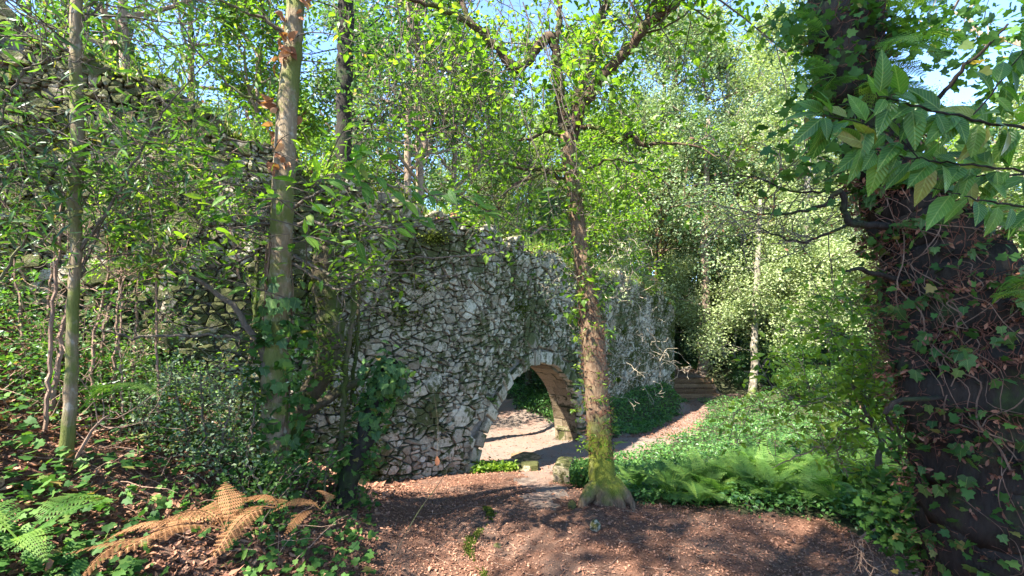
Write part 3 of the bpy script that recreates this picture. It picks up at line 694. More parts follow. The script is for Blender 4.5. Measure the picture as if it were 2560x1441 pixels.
FRD = [frond_mesh('dead_frond', 'deadfern', 1, 15, .35, .26, .3), frond_mesh('dead_frond', 'deadfern', 1, 13, .15, .22, .15), frond_mesh('dead_frond', 'deadfern', 1, 16, .5, .18, .5)]
def child(name, me, parent, loc, rot, sc=1.0):
    o = bpy.data.objects.new(name, me); COL.objects.link(o); o.parent = parent; o.location = loc; o.rotation_euler = rot; o.scale = (sc,) * 3 if np.isscalar(sc) else sc
    return o
def fern(x, y, size, label, n=7, group=None, meshes=None, pitch=(25, 60), z=None, cat='fern', name='fern', pn='frond', a0=0, a1=360):
    t = empty(name, (x, y, gz(x, y) if z is None else z), label, cat, group)
    for k in range(n):
        a = a0 + (a1 - a0) * (k + random.uniform(-.3, .3)) / n
        child(pn, random.choice(meshes or FR), t, (0, 0, 0), (R(random.uniform(*pitch)), random.uniform(-.2, .2), R(a)), size * random.uniform(.75, 1.15))
    return t
G = 'ferns along the edge of the green clearing'
for u, v_, s_, lb in ((1590, 1215, .55, 'feathery fern clump just right of the moss covered tree base'), (1680, 1235, .6, 'fern with long arching fronds at the litter edge, second right of the mossy tree'),
                      (1745, 1262, .45, 'small pale flat fern overhanging the bare ground in the middle right'), (1830, 1250, .62, 'shaded bluish fern clump in the middle of the clearing edge'),
                      (1930, 1270, .6, 'tall fern at the clearing edge, right of the bluish clump'), (2030, 1285, .66, 'broad bright fern over the bare ground edge, below the dead twigs'),
                      (2110, 1300, .5, 'low spreading fern at the ground edge, left of the forked stump'), (2200, 1320, .6, 'fern in deep shade beside the ivy clad trunk'),
                      (2270, 1350, .42, 'fine small fern at the foot of the ivy clad trunk')):
    Y0 = {1590: 5.6, 1680: 5.2, 1745: 4.75, 1830: 5.2, 1930: 5.0, 2030: 4.75, 2110: 4.45, 2200: 4.3, 2270: 3.85}[u]
    fern((u - CX) / FPX * Y0, Y0, s_, lb, 8, G)
for k in range(95):
    y = math.exp(random.uniform(math.log(4.9), math.log(8.2))); u = random.uniform(1560, 2500); x = (u - CX) / FPX * y
    if y > 5.3 + max(0, u - 1700) / 130: continue
    if not bool(is_bed(np.array([x - .2]), np.array([y - .2]))[0]): continue
    fern(x, y, random.uniform(.5, .72), 'one of the many green ferns crowding the sunny clearing', random.randint(6, 8), 'ferns crowding the clearing', pitch=(30, 72))
Y0 = 1.95
fern(-2.1, 2.05, .5, 'large green bracken fern at the bottom left corner', 6, None, pitch=(5, 35), z=.98)
fern(-2.35, 2.6, .55, 'single bright arching fern frond in front of the slender left trunk', 2, None, pitch=(10, 25), z=1.42, a0=-110, a1=-60)
for u, v_, Y0, s_, lb in ((690, 1290, 2.3, .36, 'dead orange bracken frond right of the bottom left ivy'), (560, 1345, 2.1, .42, 'dry curled orange bracken lying across the bottom left ivy'), (400, 1370, 2.0, .34, 'dry rust coloured bracken spread low at the bottom left'), (800, 1290, 2.9, .28, 'small withered brown bracken by the ivy clad stump')):
    p = W(u, v_, Y0); fern(p[0], p[1], s_, lb, 4, None, FRD, (-10, 22), z=p[2] + .04, cat='dead fern', name='dead_fern', a0=20, a1=200)

# ------------------------------------------------------------------ trees: generator
def grow(buf, anch, p, d, L, r, lev, ups=.12, wob=.16, nch=4, spread=.9, minr=.004, sides=5):
    n = 7 if lev else 5; P = [p]; dd = np.array(d, float)
    for i in range(n - 1):
        dd = unit(dd + rng.normal(0, wob, 3) + np.array((0, 0, ups))); P.append(P[-1] + dd * L / (n - 1))
    P = np.array(P); tube(buf, P, np.linspace(r, max(minr, r * .45), n), sides if lev > 1 else 3, cap=False)
    if lev == 0:
        anch.extend(P[1:]); return P
    for k in range(nch):
        t = random.uniform(.3, 1.0); i = min(n - 2, int(t * (n - 1))); q = P[i] + (P[i + 1] - P[i]) * (t * (n - 1) - i)
        ax = unit(P[i + 1] - P[i]); side = unit(np.cross(ax, rng.normal(0, 1, 3)))
        nd = unit(ax * (1 - spread * .5) + side * spread + np.array((0, 0, .1)))
        grow(buf, anch, q, nd, L * random.uniform(.45, .7), max(minr, r * .5), lev - 1, ups, wob, nch, spread, minr, sides)
    if lev == 1: anch.append(P[-1])
    return P
def tree_meshes(H, r0, crown0, leafm, barkm, nl, Lb, k, sig, size, lean=.03, ups=.1, lev=2, nch=4, rough=.07, taper=.25, forks=0, up=.9):
    """returns list of (part name, mesh)"""
    tb, bb, anch = Buf(), Buf(), []
    n = 14; zz = np.linspace(0, H, n); P = np.stack([np.cumsum(rng.normal(lean * .3, lean, n)), np.cumsum(rng.normal(0, lean, n)), zz], -1); P[:, :2] -= P[0, :2]
    rad = r0 * (1 - (1 - taper) * zz / H); rad[0] *= 1.35
    tube(tb, P, rad, 8, rough)
    for i in range(nl):
        t = crown0 + (1 - crown0) * (i + random.random()) / nl; z = t * H
        q = np.array([np.interp(z, zz, P[:, k_]) for k_ in range(3)]); a = random.uniform(0, 6.283)
        el = .15 + .75 * (t - crown0) / (1 - crown0); d = np.array((math.cos(a), math.sin(a), el))
        grow(bb, anch, q, unit(d), Lb * (1.1 - .6 * (t - crown0) / (1 - crown0)) * random.uniform(.7, 1.2), r0 * .35, lev, ups, nch=nch)
    A = np.array(anch); lf = Buf(); leaves(lf, A, k, sig, size, up=up)
    return [('trunk', tb.mesh('trunk', M[barkm], True)), ('branches', bb.mesh('branches', M[barkm])), ('crown', lf.mesh('crown', M[leafm]))]
VAR = {
 'pale': tree_meshes(11, .17, .16, 'leaf_pale', 'bark_smooth', 20, 3.2, 24, .19, .095),
 'grey': tree_meshes(12, .19, .12, 'leaf_grey', 'bark_brown', 20, 3.4, 24, .21, .10),
 'green': tree_meshes(10, .15, .2, 'leaf_bright', 'bark_pine', 18, 2.9, 18, .17, .10),
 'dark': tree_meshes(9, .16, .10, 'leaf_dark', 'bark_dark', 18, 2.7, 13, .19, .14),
 'open': tree_meshes(14, .16, .45, 'leaf_green', 'bark_pine', 15, 2.6, 8, .16, .11),
 'low': tree_meshes(4.4, .07, .36, 'leaf_pale', 'bark_smooth', 14, 1.6, 24, .13, .075, nch=4),
 'bush': tree_meshes(2.2, .05, .03, 'leaf_green', 'bark_brown', 13, 1.1, 13, .10, .075, nch=4),
 'bushd': tree_meshes(2.4, .05, .03, 'leaf_dark', 'bark_dark', 13, 1.2, 14, .10, .075, nch=4),
}
def plant_tree(kind, x, y, s, rz, label, name='tree', cat='tree', group=None, z=None, sz=None, tilt=(0, 0)):
    z = gz(x, y) - .05 if z is None else z
    t = empty(name, (x, y, z), label, cat, group)
    for nm, me in VAR[kind]:
        o = bpy.data.objects.new(nm, me); COL.objects.link(o); o.parent = t
    t.rotation_euler = (R(tilt[0]), R(tilt[1]), R(rz)); t.scale = (s, s, sz or s)
    return t
BT = [  # kind, u, Y, scale, rz, label
 ('open', 1012, 12.5, .95, 20, 'tall bare stemmed tree rising behind the wall, left one of the pair'),
 ('open', 1060, 13.0, 1.0, 150, 'tall reddish stemmed tree rising behind the wall, right one of the pair'),
 ('green', 640, 11.0, .9, 80, 'bright leafy tree behind the wall, between the two nearest left trunks'),
 ('open', 330, 10.0, 1.0, 200, 'open crowned tree behind the high left end of the wall'),
 ('green', 60, 10.5, 1.0, 10, 'leafy tree behind the wall at the upper left corner'),
 ('open', 480, 15, 1.1, 250, 'thin dark tree seen against the blue sky left of the leafy trunk'),
 ('grey', 1180, 19, .85, 120, 'grey green tree behind the top of the arch'),
 ('pale', 1360, 22, .9, 30, 'pale sunlit tree directly behind the central fork'),
 ('pale', 1570, 24, .95, 300, 'pale sunlit tree right of the central fork'),
 ('green', 1265, 27, 1.1, 100, 'yellow green tree far behind the arch'),
 ('pale', 1750, 26, 1.0, 200, 'tall whitish tree above the steps'),
 ('grey', 1880, 28, 1.1, 75, 'silvery tree right of the steps'),
 ('pale', 2010, 24, .9, 10, 'whitish tree left of the ivy clad trunk'),
 ('grey', 2200, 23, 1.0, 140, 'grey green tree behind the ivy clad trunk'),
 ('green', 2420, 20, 1.0, 260, 'leafy tree at the right edge behind the ivy clad trunk'),
 ('pale', 2620, 16, 1.0, 320, 'pale tree at the far right edge'),
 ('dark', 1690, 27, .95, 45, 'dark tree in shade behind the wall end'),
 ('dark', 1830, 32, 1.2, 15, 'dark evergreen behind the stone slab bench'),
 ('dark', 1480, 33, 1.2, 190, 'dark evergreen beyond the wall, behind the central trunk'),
 ('grey', 1620, 38, 1.3, 60, 'distant grey tree above the right part of the wall'),
 ('grey', 1930, 40, 1.4, 310, 'distant grey tree above the silvery crown'),
 ('green', 2120, 36, 1.3, 35, 'distant green tree between the whitish crowns'),
 ('grey', 2350, 38, 1.3, 95, 'distant tree high behind the right branch of large leaves'),
 ('green', 1290, 27, .9, 280, 'bright leafy tree closing the view through the arch'),
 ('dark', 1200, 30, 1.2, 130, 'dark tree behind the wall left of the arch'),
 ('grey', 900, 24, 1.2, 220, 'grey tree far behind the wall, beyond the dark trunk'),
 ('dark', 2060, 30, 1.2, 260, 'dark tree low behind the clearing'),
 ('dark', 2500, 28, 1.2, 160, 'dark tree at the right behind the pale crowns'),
 ('pale', 1480, 42, 1.5, 350, 'distant pale tree high behind the central fork'),
 ('grey', 1640, 24, 1.35, 20, 'tall feathery tree right above the wall end'),
 ('pale', 1800, 24, 1.45, 170, 'very tall whitish tree above the steps, right of the feathery one'),
 ('pale', 1960, 30, 1.7, 250, 'tallest whitish tree, behind the trunk by the spotted stem'),
 ('green', 1440, 17, 1.1, 60, 'bright green tree behind the wall right of the arch'),
 ('green', 1130, 15, 1.1, 310, 'bright green tree behind the wall left of the arch'),
 ('green', 760, 30, 1.3, 20, 'distant green tree behind the leafy trunk'),
]
for k, u, y, s, rz, lb in BT: plant_tree(k, (u - CX) / FPX * y, y, s, rz, lb)
for i in range(34):
    y = 46 + 22 * random.random(); u = -300 + i * 96 + random.uniform(-30, 30)
    plant_tree(('dark', 'grey', 'dark', 'green')[i % 4], (u - CX) / FPX * y, y, random.uniform(1.3, 1.7), random.uniform(0, 360), 'one of the distant forest trees closing the view', group='far forest trees')
LW = [('low', 1640, 22.5, 1.1, 'small pale leafed tree overhanging the end of the wall'), ('low', 1830, 23.0, 1.25, 'small pale tree spreading over the steps from the right'),
      ('low', 1960, 22.0, 1.2, 'pale bushy tree right of the birch like trunk'), ('low', 2090, 18.0, 1.1, 'pale bushy tree behind the clearing, centre right'),
      ('low', 2230, 16.0, 1.1, 'pale bushy tree behind the ivy clad trunk, low'), ('low', 1560, 19, 1.0, 'pale bush rising behind the wall right of the central trunk'),
      ('low', 1400, 15, .95, 'pale bush above the arch, behind the wall'), ('low', 2420, 13.5, 1.0, 'pale bush at the right edge of the clearing')]
for k, u, y, s, lb in LW: plant_tree(k, (u - CX) / FPX * y, y, s, random.uniform(0, 360), lb, 'small_tree', 'small tree')
BS = [('bushd', 1856, 20.0, .5, 'dark evergreen bush right of the steps'), ('bushd', 1930, 19.8, .6, 'low dark bush behind the spotted trunk'), ('bushd', 1700, 24, 1.0, 'dark shrub behind the top of the steps, left'),
      ('bushd', 1790, 25, 1.1, 'dark shrub behind the stone slab bench'), ('bushd', 1900, 24, 1.1, 'dark shrub right of the stone slab bench'), ('bushd', 2050, 22, 1.1, 'dark shrub behind the pale stemmed trunk'),
      ('bush', 2150, 14, .8, 'green shrub at the back of the clearing, right'), ('bush', 2300, 11, .8, 'green shrub left of the ivy clad trunk, behind it'), ('bush', 2000, 16.5, .7, 'green shrub at the back of the clearing, centre'),
      ('bush', 1290, 21, .9, 'green shrub on the slope seen at the left of the arch opening'), ('bushd', 1340, 22.5, 1.1, 'dark shrub in the middle of the arch opening'), ('bush', 1420, 20, .8, 'green shrub at the right of the arch opening'),
      ('bushd', 1245, 24, 1.2, 'dark shrub far left in the arch opening'), ('bush', 2480, 8.5, .75, 'green shrub at the right edge behind the ivy clad trunk')]
for k, u, y, s, lb in BS: plant_tree(k, (u - CX) / FPX * y, y, s, random.uniform(0, 360), lb, 'shrub', 'shrub')
# unseen trees added beside and behind the photographer to dapple the clearing with shade
for k, x, y, s, lb in (('open', -6.5, -3.5, 1.0, 'unseen tree added for its shade, left of the photographer'), ('open', -1.5, -8.5, 1.1, 'unseen tree added for its shade, behind the photographer'),
                       ('open', 2.5, -3.2, .95, 'unseen tree added for its shade, right behind the photographer'), ('green', 7.5, -1.0, .9, 'unseen tree added for its shade, right of the photographer'), ('open', 8.0, 6.5, .9, 'tree added for its shade right of the clearing, outside the view')):
    plant_tree(k, x, y, s, random.uniform(0, 360), lb, z=gz(x, y) - .05)
# ------------------------------------------------------------------ the near trees, drawn limb by limb
def part(buf, name, mat, t, **k): return buf.build(name, M[mat], t, **k)
def sprays(buf, anch, C, n, L, r, lev=1, ups=.0, t0=.15, t1=1.0, nch=4, bias=None, spread=.9, wob=.2):
    for _ in range(n):
        i = int((t0 + (t1 - t0) * random.random()) * (len(C) - 1)); i = max(1, min(len(C) - 1, i))
        ax = unit(C[i][:3] - C[i - 1][:3]); d = unit(np.cross(ax, rng.normal(0, 1, 3)) + ax * .4 + (np.array(bias) if bias is not None else 0))
        grow(buf, anch, np.array(C[i][:3]), d, L * random.uniform(.5, 1.2), r, lev, ups, wob, nch, spread, .0022, 4)
def pts(*a, world=False): return [wm(*q) for q in a]
def ivy_leaves(parent, pos, nrm, size, mesh, name='leaf'):
    org = np.array(parent.location)
    for p, n_ in zip(pos, nrm):
        n_ = unit(n_ + rng.normal(0, .35, 3)); y = np.array((random.uniform(-.7, .7), random.uniform(-.3, .3), -1.)); y = unit(y - n_ * (y @ n_)); x = np.cross(y, n_)
        Mx = Matrix((x, y, n_)).transposed().to_4x4(); s = size * random.uniform(.6, 1.3)
        o = bpy.data.objects.new(name, mesh); COL.objects.link(o); o.parent = parent
        o.location = p - org; o.rotation_euler = Mx.to_euler(); o.scale = (s, s, s)
def one_leaf(name, T, mat):
    b = Buf(); b.add(T[0], T=T[1], rnd=.15); return b.mesh(name, M[mat], True)
IVL = one_leaf('leaf', T_ivy(), 'ivy_single'); LNL = one_leaf('leaf', T_lance(.18, .2), 'chestnut_leaf'); LNW = [one_leaf('leaf', T_lance(a, c), 'large_leaf') for a, c in ((.22, .12), (.19, .3), (.24, .45))]; DRL = one_leaf('dry_leaf', T_lance(.28, .5), 'drybrown')
def put_leaf(parent, me, p, yd, zd, s):
    y = unit(yd); z = unit(zd - y * (zd @ y)); x = np.cross(y, z); Mx = Matrix((x, y, z)).transposed().to_4x4()
    o = bpy.data.objects.new('leaf', me); COL.objects.link(o); o.parent = parent; o.location = p - np.array(parent.location); o.rotation_euler = Mx.to_euler(); o.scale = (s, s, s)
def around(C, n, t0=0, t1=1, off=.01, front=False):
    """n points on the surface of a limb, with outward normals"""
    i = ((t0 + (t1 - t0) * rng.random(n)) * (len(C) - 1)).astype(int); i = np.clip(i, 1, len(C) - 1)
    ax = unit(C[i, :3] - C[i - 1, :3]); q = np.cross(ax, rng.normal(0, 1, (n, 3)))
    q = unit(q)
    if front: fl = (q[:, 1] > .25) & (rng.random(n) < .9); q[fl] *= -1
    return C[i, :3] + q * (C[i, 3] + off)[:, None], q
def root_mat(buf, C, n, t0, t1, ln=.12, r=.0025, out=.02):
    p, q = around(C, n, t0, t1, 0)
    for a, nn in zip(p, q):
        k = 5; P = [a]; d = unit(rng.normal(0, .6, 3) + np.array((0, 0, random.choice((-1, 1))))) 
        for _ in range(k): d = unit(d + rng.normal(0, .5, 3)); P.append(P[-1] + d * ln / k + nn * out / k)
        tube(buf, np.array(P), np.linspace(r, r * .5, k + 1), 3, cap=False)

# ---- central forked tree
ct = empty('forked_tree', (.93, 4.85, -.02), 'central tree with a bright moss covered base, brown root matted trunk and forked crown', 'tree')
b = Buf(); C0 = limb(b, pts((1513, 1300, 4.85, 140), (1512, 1262, 4.85, 94), (1508, 1215, 4.85, 74), (1502, 1120, 4.88, 60), (1492, 1000, 4.9, 58), (1482, 850, 4.95, 55), (1466, 720, 5, 44), (1455, 640, 5, 40), (1440, 520, 5.05, 36), (1426, 430, 5.1, 35), (1416, 340, 5.1, 42)), 16, .07, .05, .004)
for u1, v1, w1 in ((1560, 1300, 22), (1590, 1282, 14), (1450, 1282, 20), (1535, 1318, 20)): limb(b, pts((1512, 1195, 4.82, 40), ((1512 + u1) / 2 + (u1 - 1512) * .1, 1232, 4.75, 34), (u1 - (u1 - 1512) * .12, v1 - 22, 4.68, w1 * 1.2), (u1, v1 + 8, 4.62, w1 * .7)), 8, .1, .04)
part(b, 'trunk', 'bark_central', ct, smooth=True)
LB = [((1416, 350, 5.1, 30), (1400, 240, 5.0, 26), (1388, 130, 4.9, 25), (1372, 92, 4.85, 24), (1335, 135, 4.8, 22), (1292, 172, 4.75, 25), (1255, 135, 4.7, 22), (1215, 90, 4.65, 21), (1180, 62, 4.6, 18), (1110, 22, 4.5, 15), (1040, 2, 4.4, 12), (930, -30, 4.3, 9)),
      ((1425, 350, 5.1, 38), (1446, 285, 5.0, 34), (1475, 235, 4.95, 30), (1530, 165, 4.8, 29), (1580, 112, 4.7, 27), (1620, 60, 4.6, 27), (1680, 15, 4.5, 22), (1760, -50, 4.4, 18)),
      ((1428, 320, 5.15, 28), (1450, 235, 5.3, 26), (1475, 155, 5.4, 24), (1490, 80, 5.5, 22), (1520, -10, 5.6, 18), (1540, -150, 5.7, 12)),
      ((1620, 60, 4.6, 20), (1622, 30, 4.6, 18), (1640, -30, 4.6, 14), (1600, -160, 4.7, 9)),
      ((1180, 62, 4.6, 14), (1160, 25, 4.6, 13), (1150, -20, 4.6, 10)),
      ((1388, 110, 4.9, 20), (1400, 40, 4.95, 14), (1392, -60, 5, 10)),
      ((1452, 318, 5.0, 13), (1500, 322, 4.9, 12), (1545, 352, 4.8, 14), (1580, 335, 4.7, 14), (1605, 365, 4.65, 11), (1650, 358, 4.6, 8), (1730, 362, 4.5, 5), (1800, 400, 4.4, 3)),
      ((1415, 345, 5.1, 12), (1370, 328, 5.0, 9), (1330, 345, 4.9, 8), (1285, 348, 4.8, 4)),
      ((1428, 425, 5.1, 12), (1380, 425, 5.0, 10), (1335, 440, 4.9, 8), (1275, 470, 4.8, 7), (1252, 505, 4.7, 8), (1243, 527, 4.7, 8), (1212, 522, 4.6, 5), (1150, 490, 4.5, 3)),
      ((1425, 455, 5.1, 10), (1350, 425, 5.0, 9), (1300, 420, 4.9, 6), (1240, 400, 4.8, 3)),
      ((1470, 420, 5.05, 8), (1530, 400, 4.9, 6), (1600, 415, 4.8, 5), (1680, 470, 4.7, 3))]
tw = Buf(); anch = []; LC = []
for L_ in LB:
    b = Buf(); C = limb(b, pts(*L_), 9, .12, .05, .008); part(b, 'limb', 'bark_limb_silhouette', ct, smooth=True); LC.append(C)
for k, C in enumerate(LC): sprays(tw, anch, C, (14, 11, 9, 5, 4, 4, 8, 6, 9, 6, 6)[k], .8 if k < 6 else .5, .007, 2 if k < 6 else 1, -.03 if k < 6 else .02, .25, 1, 3)
sprays(tw, anch, C0, 8, .4, .005, 1, 0, .45, .98, 3)
for C in (LC[1], LC[2]): sprays(tw, anch, C, 12, 1.5, .012, 2, .04, .55, 1, 4, bias=(0, 0, .5))
# thin dark hanging twigs in front of the sky
hang = Buf(); ha = []
for _ in range(46):
    u0 = random.uniform(960, 1420); Y0 = random.uniform(4.0, 4.9); n = random.randint(5, 8); P = []; u_, v_ = u0, random.uniform(-60, 260); du = random.uniform(-18, 18)
    for k in range(n): P.append(W(u_, v_, Y0)); du += random.uniform(-16, 16); u_ += du; v_ += random.uniform(15, 70)
    C = catmull(P, 22); tube(hang, C, np.linspace(.006, .0015, 22), 4, cap=False); ha.extend(C[::4])
    sprays(hang, ha, np.hstack([C, np.full((22, 1), .004)]), 5, .32, .0028, 1, -.03, .2, 1, 3)
part(hang, 'hanging_twigs', 'twig', ct, kind='stuff')
part(tw, 'twigs', 'twig', ct, kind='stuff')
lf = Buf(); A = np.array(anch); leaves(lf, A[rng.random(len(A)) < np.where(A[:, 0] < .3, .4, .6)], 3, .08, .07, T_lance(.3, .3)); H_ = np.array(ha); leaves(lf, H_[rng.random(len(H_)) < .12], 3, .08, .055)
part(lf, 'crown', 'leaf_bright', ct)
rt = Buf(); root_mat(rt, C0, 1400, .29, .60, .08, .0026, .004); root_mat(rt, C0, 350, .60, .9, .09)
for k in (1, 2, 8): root_mat(rt, LC[k], 130, .1, .9, .07, .002)
part(rt, 'root_mat', 'root', ct, kind='stuff')
ef = Buf(); pp, qq = around(C0, 150, .3, .95, .0)
fl = Buf()
p2 = np.repeat(pp, 5, 0) + rng.normal(0, .02, (750, 3)) + np.repeat(qq, 5, 0) * rng.uniform(0, .13, (750, 1)); leaves(fl, p2[p2[:, 0] > .4], 2, .012, .04, T_lance(.2, .3))
for k in (0, 1, 2, 6):
    pp, qq = around(LC[k], 120, .05, .95, 0); leaves(fl, pp + np.array((0, 0, .04)), 3, .035, .05, T_lance(.16, .3))
part(fl, 'ferny_growth', 'leaf_bright', ct, kind='stuff')
for k in range(14):
    i = int(random.uniform(.3, .8) * (len(C0) - 1)); sd_ = random.choice((1, 1, -1)); p = C0[i, :3] + np.array((sd_ * C0[i, 3], -.03, 0))
    fern(p[0], p[1], random.uniform(.14, .24), 'small polypody fern growing on the central trunk', 3, 'small ferns on the central trunk', pitch=(5, 50), z=p[2], a0=-90 * sd_ - 60, a1=-90 * sd_ + 60)

# ---- pale dry creeper twigs tangled in front of the wall right of the central trunk
pt = empty('dry_creeper', tuple(W(1500, 1000, 5.4)), 'tangle of pale leafless creeper twigs hanging around the central trunk, in front of the wall', 'creeper')
b = Buf(); pa = []
for _ in range(60):
    if random.random() < .6: u0, v0 = random.gauss(1500, 95), random.gauss(640, 60)
    else: u0, v0 = random.gauss(1590, 50), random.uniform(680, 960)
    Y0 = random.uniform(4.9, 6.0); P = [W(u0, v0, Y0)]; d = unit(rng.normal(0, .6, 3) + np.array((.3, 0, -.5)))
    n = random.randint(6, 11)
    for _ in range(n): d = unit(d + rng.normal(0, .5, 3) + np.array((.05, 0, -.12))); P.append(P[-1] + d * random.uniform(.04, .10))
    C = catmull(P, n * 3); tube(b, C, np.linspace(.0042, .0018, len(C)), 3, cap=False); pa.extend(C[::4])
    sprays(b, pa, np.hstack([C, np.full((len(C), 1), .003)]), 3, .16, .0028, 0, -.02, .2, 1, 1, wob=.5)
part(b, 'twigs', 'twig_pale', pt, kind='stuff')
lf = Buf(); A = np.array(pa); leaves(lf, A[(rng.random(len(A)) < .5) & (A[:, 2] > 1.9)], 2, .05, .035); part(lf, 'pale_leaves', 'leaf_pale', pt, kind='stuff')

# ---- slender grey tree at the left
sl = empty('slender_tree', (-2.75, 3.0, .85), 'slender straight grey tree at the far left with fine narrow leaves', 'tree')
b = Buf(); C1 = limb(b, pts((163, 1230, 3.0, 40), (165, 1150, 3.0, 33), (176, 1000, 3.0, 28), (182, 800, 3.0, 25), (190, 620, 3.0, 24), (186, 480, 3.0, 30), (192, 380, 3.0, 29), (190, 200, 3.0, 26), (190, 0, 3.0, 24), (196, -350, 3.0, 16)), 12, .03, .06, .003); part(b, 'trunk', 'bark_grey', sl, smooth=True)
tw = Buf(); an = []; sprays(tw, an, C1, 26, .8, .006, 2, .02, .45, 1, 3); sprays(tw, an, C1, 10, 1.1, .008, 2, .05, .75, 1, 4)
b = Buf(); 
for L_ in (((190, 640, 3.0, 10), (260, 540, 2.95, 7), (350, 380, 2.9, 6), (420, 260, 2.9, 4), (560, 120, 2.9, 2)), ((185, 760, 3.0, 9), (220, 640, 3.1, 7), (300, 470, 3.2, 5), (420, 330, 3.3, 3))):
    b = Buf(); C = limb(b, pts(*L_), 5, .05, .05, .006); part(b, 'branch', 'twig', sl); sprays(tw, an, C, 12, .5, .004, 1, 0, .1, 1, 3)
part(tw, 'twigs', 'twig', sl, kind='stuff')
lf = Buf(); A = np.array(an); leaves(lf, A[rng.random(len(A)) < .2], 4, .075, .07, T_lance(.11, .3), droop=-.2); part(lf, 'crown', 'leaf_green', sl)

# ---- leafy trunk with ivy
lt = empty('leafy_tree', (-1.85, 3.8, .35), 'straight mossy tree left of centre with curled brown leaves and ivy on its bark', 'tree')
b = Buf(); C2 = limb(b, pts((692, 1380, 3.8, 110), (690, 1290, 3.8, 84), (690, 1100, 3.8, 68), (688, 900, 3.8, 64), (694, 760, 3.8, 58), (702, 600, 3.8, 54), (712, 400, 3.8, 50), (724, 200, 3.8, 46), (738, 40, 3.8, 42), (752, -300, 3.9, 36)), 14, .045, .06, .004); part(b, 'trunk', 'bark_mossy' if 0 else 'bark_grey', lt, smooth=True)
tw = Buf(); an = []; b = Buf()
for L_ in (((715, 85, 3.8, 12), (650, 45, 3.7, 8), (560, 5, 3.6, 6), (430, -60, 3.5, 4)), ((712, 262, 3.8, 11), (600, 235, 3.7, 7), (510, 150, 3.6, 5), (440, 40, 3.5, 3)), ((706, 372, 3.8, 8), (640, 360, 3.75, 5), (520, 330, 3.6, 4), (480, 230, 3.5, 3)),
           ((690, 960, 3.8, 22), (640, 850, 3.7, 18), (560, 745, 3.6, 14), (450, 680, 3.5, 9), (350, 630, 3.4, 5)), ((650, 850, 3.75, 9), (500, 840, 3.6, 8), (330, 842, 3.5, 7), (220, 815, 3.4, 4)),
           ((735, 520, 3.8, 9), (820, 470, 3.6, 7), (900, 440, 3.4, 6), (1000, 470, 3.3, 4)), ((735, 560, 3.8, 9), (860, 560, 3.6, 7), (1000, 570, 3.4, 6), (1160, 540, 3.3, 4)), ((735, 640, 3.8, 9), (850, 690, 3.6, 7), (1000, 650, 3.4, 5), (1180, 640, 3.3, 4), (1330, 610, 3.3, 2)),
           ((735, 660, 3.8, 8), (840, 720, 3.7, 6), (960, 690, 3.5, 5), (1150, 688, 3.4, 3)), ((700, 560, 3.8, 8), (600, 560, 3.6, 6), (520, 520, 3.5, 4), (430, 540, 3.4, 3)), ((660, 620, 3.8, 7), (560, 660, 3.7, 5), (420, 560, 3.6, 3), (330, 480, 3.5, 2))):
    b = Buf(); C = limb(b, pts(*L_), 6, .06, .05, .008); part(b, 'branch', 'twig', lt, smooth=True); sprays(tw, an, C, 8, .4, .0035, 1, .0, .1, 1, 3)
sprays(tw, an, C2, 18, .8, .006, 2, .02, .55, 1, 3); part(tw, 'twigs', 'twig', lt, kind='stuff')
lf = Buf(); A = np.array(an); leaves(lf, A[(A[:, 2] > 2.2) & (rng.random(len(A)) < .27)], 3, .08, .07, T_lance(.17, .25)); part(lf, 'crown', 'leaf_bright', lt)
pp, qq = around(C2, 130, .02, .98, .02, True)
for a, q in zip(pp, qq):
    vv = HV - (a[2] - CH) / a[1] * FPX
    if not (-60 < vv < 160 or 255 < vv < 420): continue
    for _ in range(3): put_leaf(lt, DRL, a + rng.normal(0, .02, 3), q * .9 + rng.normal(0, .6, 3) + np.array((-.5 if vv > 250 else .2, 0, -.5)), q + rng.normal(0, .8, 3), random.uniform(.045, .11))
# chestnut-like leaves carried on twigs in front of the wall
sp = empty('chestnut_branch', tuple(W(760, 560, 3.6)), 'spreading branches of large bright serrated leaves right of the ivy clad trunk', 'branch')
b = Buf()
for (u0, v0, Y0, rad_, nn, sz) in ((830, 440, 3.0, 55, 14, .17), (900, 400, 3.0, 60, 16, .17), (980, 470, 2.95, 50, 14, .15), (860, 520, 3.0, 60, 12, .15), (930, 350, 3.1, 45, 10, .13), (1130, 490, 2.9, 45, 16, .13), (1180, 530, 2.9, 35, 12, .13), (1030, 560, 3.0, 40, 10, .13), (960, 590, 3.0, 40, 8, .13),
                                   (780, 560, 3.1, 50, 10, .16), (600, 540, 3.1, 55, 14, .15), (520, 470, 3.1, 60, 14, .15), (480, 380, 3.2, 60, 12, .15), (610, 440, 3.1, 50, 12, .14), (650, 500, 3.1, 45, 10, .13), (800, 600, 3.1, 50, 10, .14), (880, 310, 3.2, 60, 12, .12), (1000, 330, 3.2, 60, 12, .12), (560, 700, 3.2, 60, 7, .10), (870, 680, 3.2, 40, 8, .10), (1340, 470, 3.2, 45, 6, .09)):
    c_ = W(u0, v0, Y0); dirm = unit(np.array((random.uniform(.2, 1) * (1 if u0 > 720 else -1), -.3, random.uniform(-.3, .4))))
    P = catmull([c_ - dirm * .35 + np.array((0, .15, -.05)), c_ - dirm * .1, c_ + dirm * .12], 12); b = Buf(); tube(b, P, np.linspace(.005, .002, 12), 4); part(b, 'stem', 'twig', sp)
    for _ in range(nn):
        a = P[random.randint(4, 11)] + rng.normal(0, 1, 3) * np.array((.3, .3, .2)) * rad_ / FPX * Y0
        yd = unit(a - (c_ - dirm * .2)) + rng.normal(0, .35, 3) + np.array((0, 0, -.15)); zd = np.array((0, -.35, 1.)) + rng.normal(0, .35, 3)
        put_leaf(sp, LNL, a, yd, zd, sz * random.uniform(.6, 1.05))

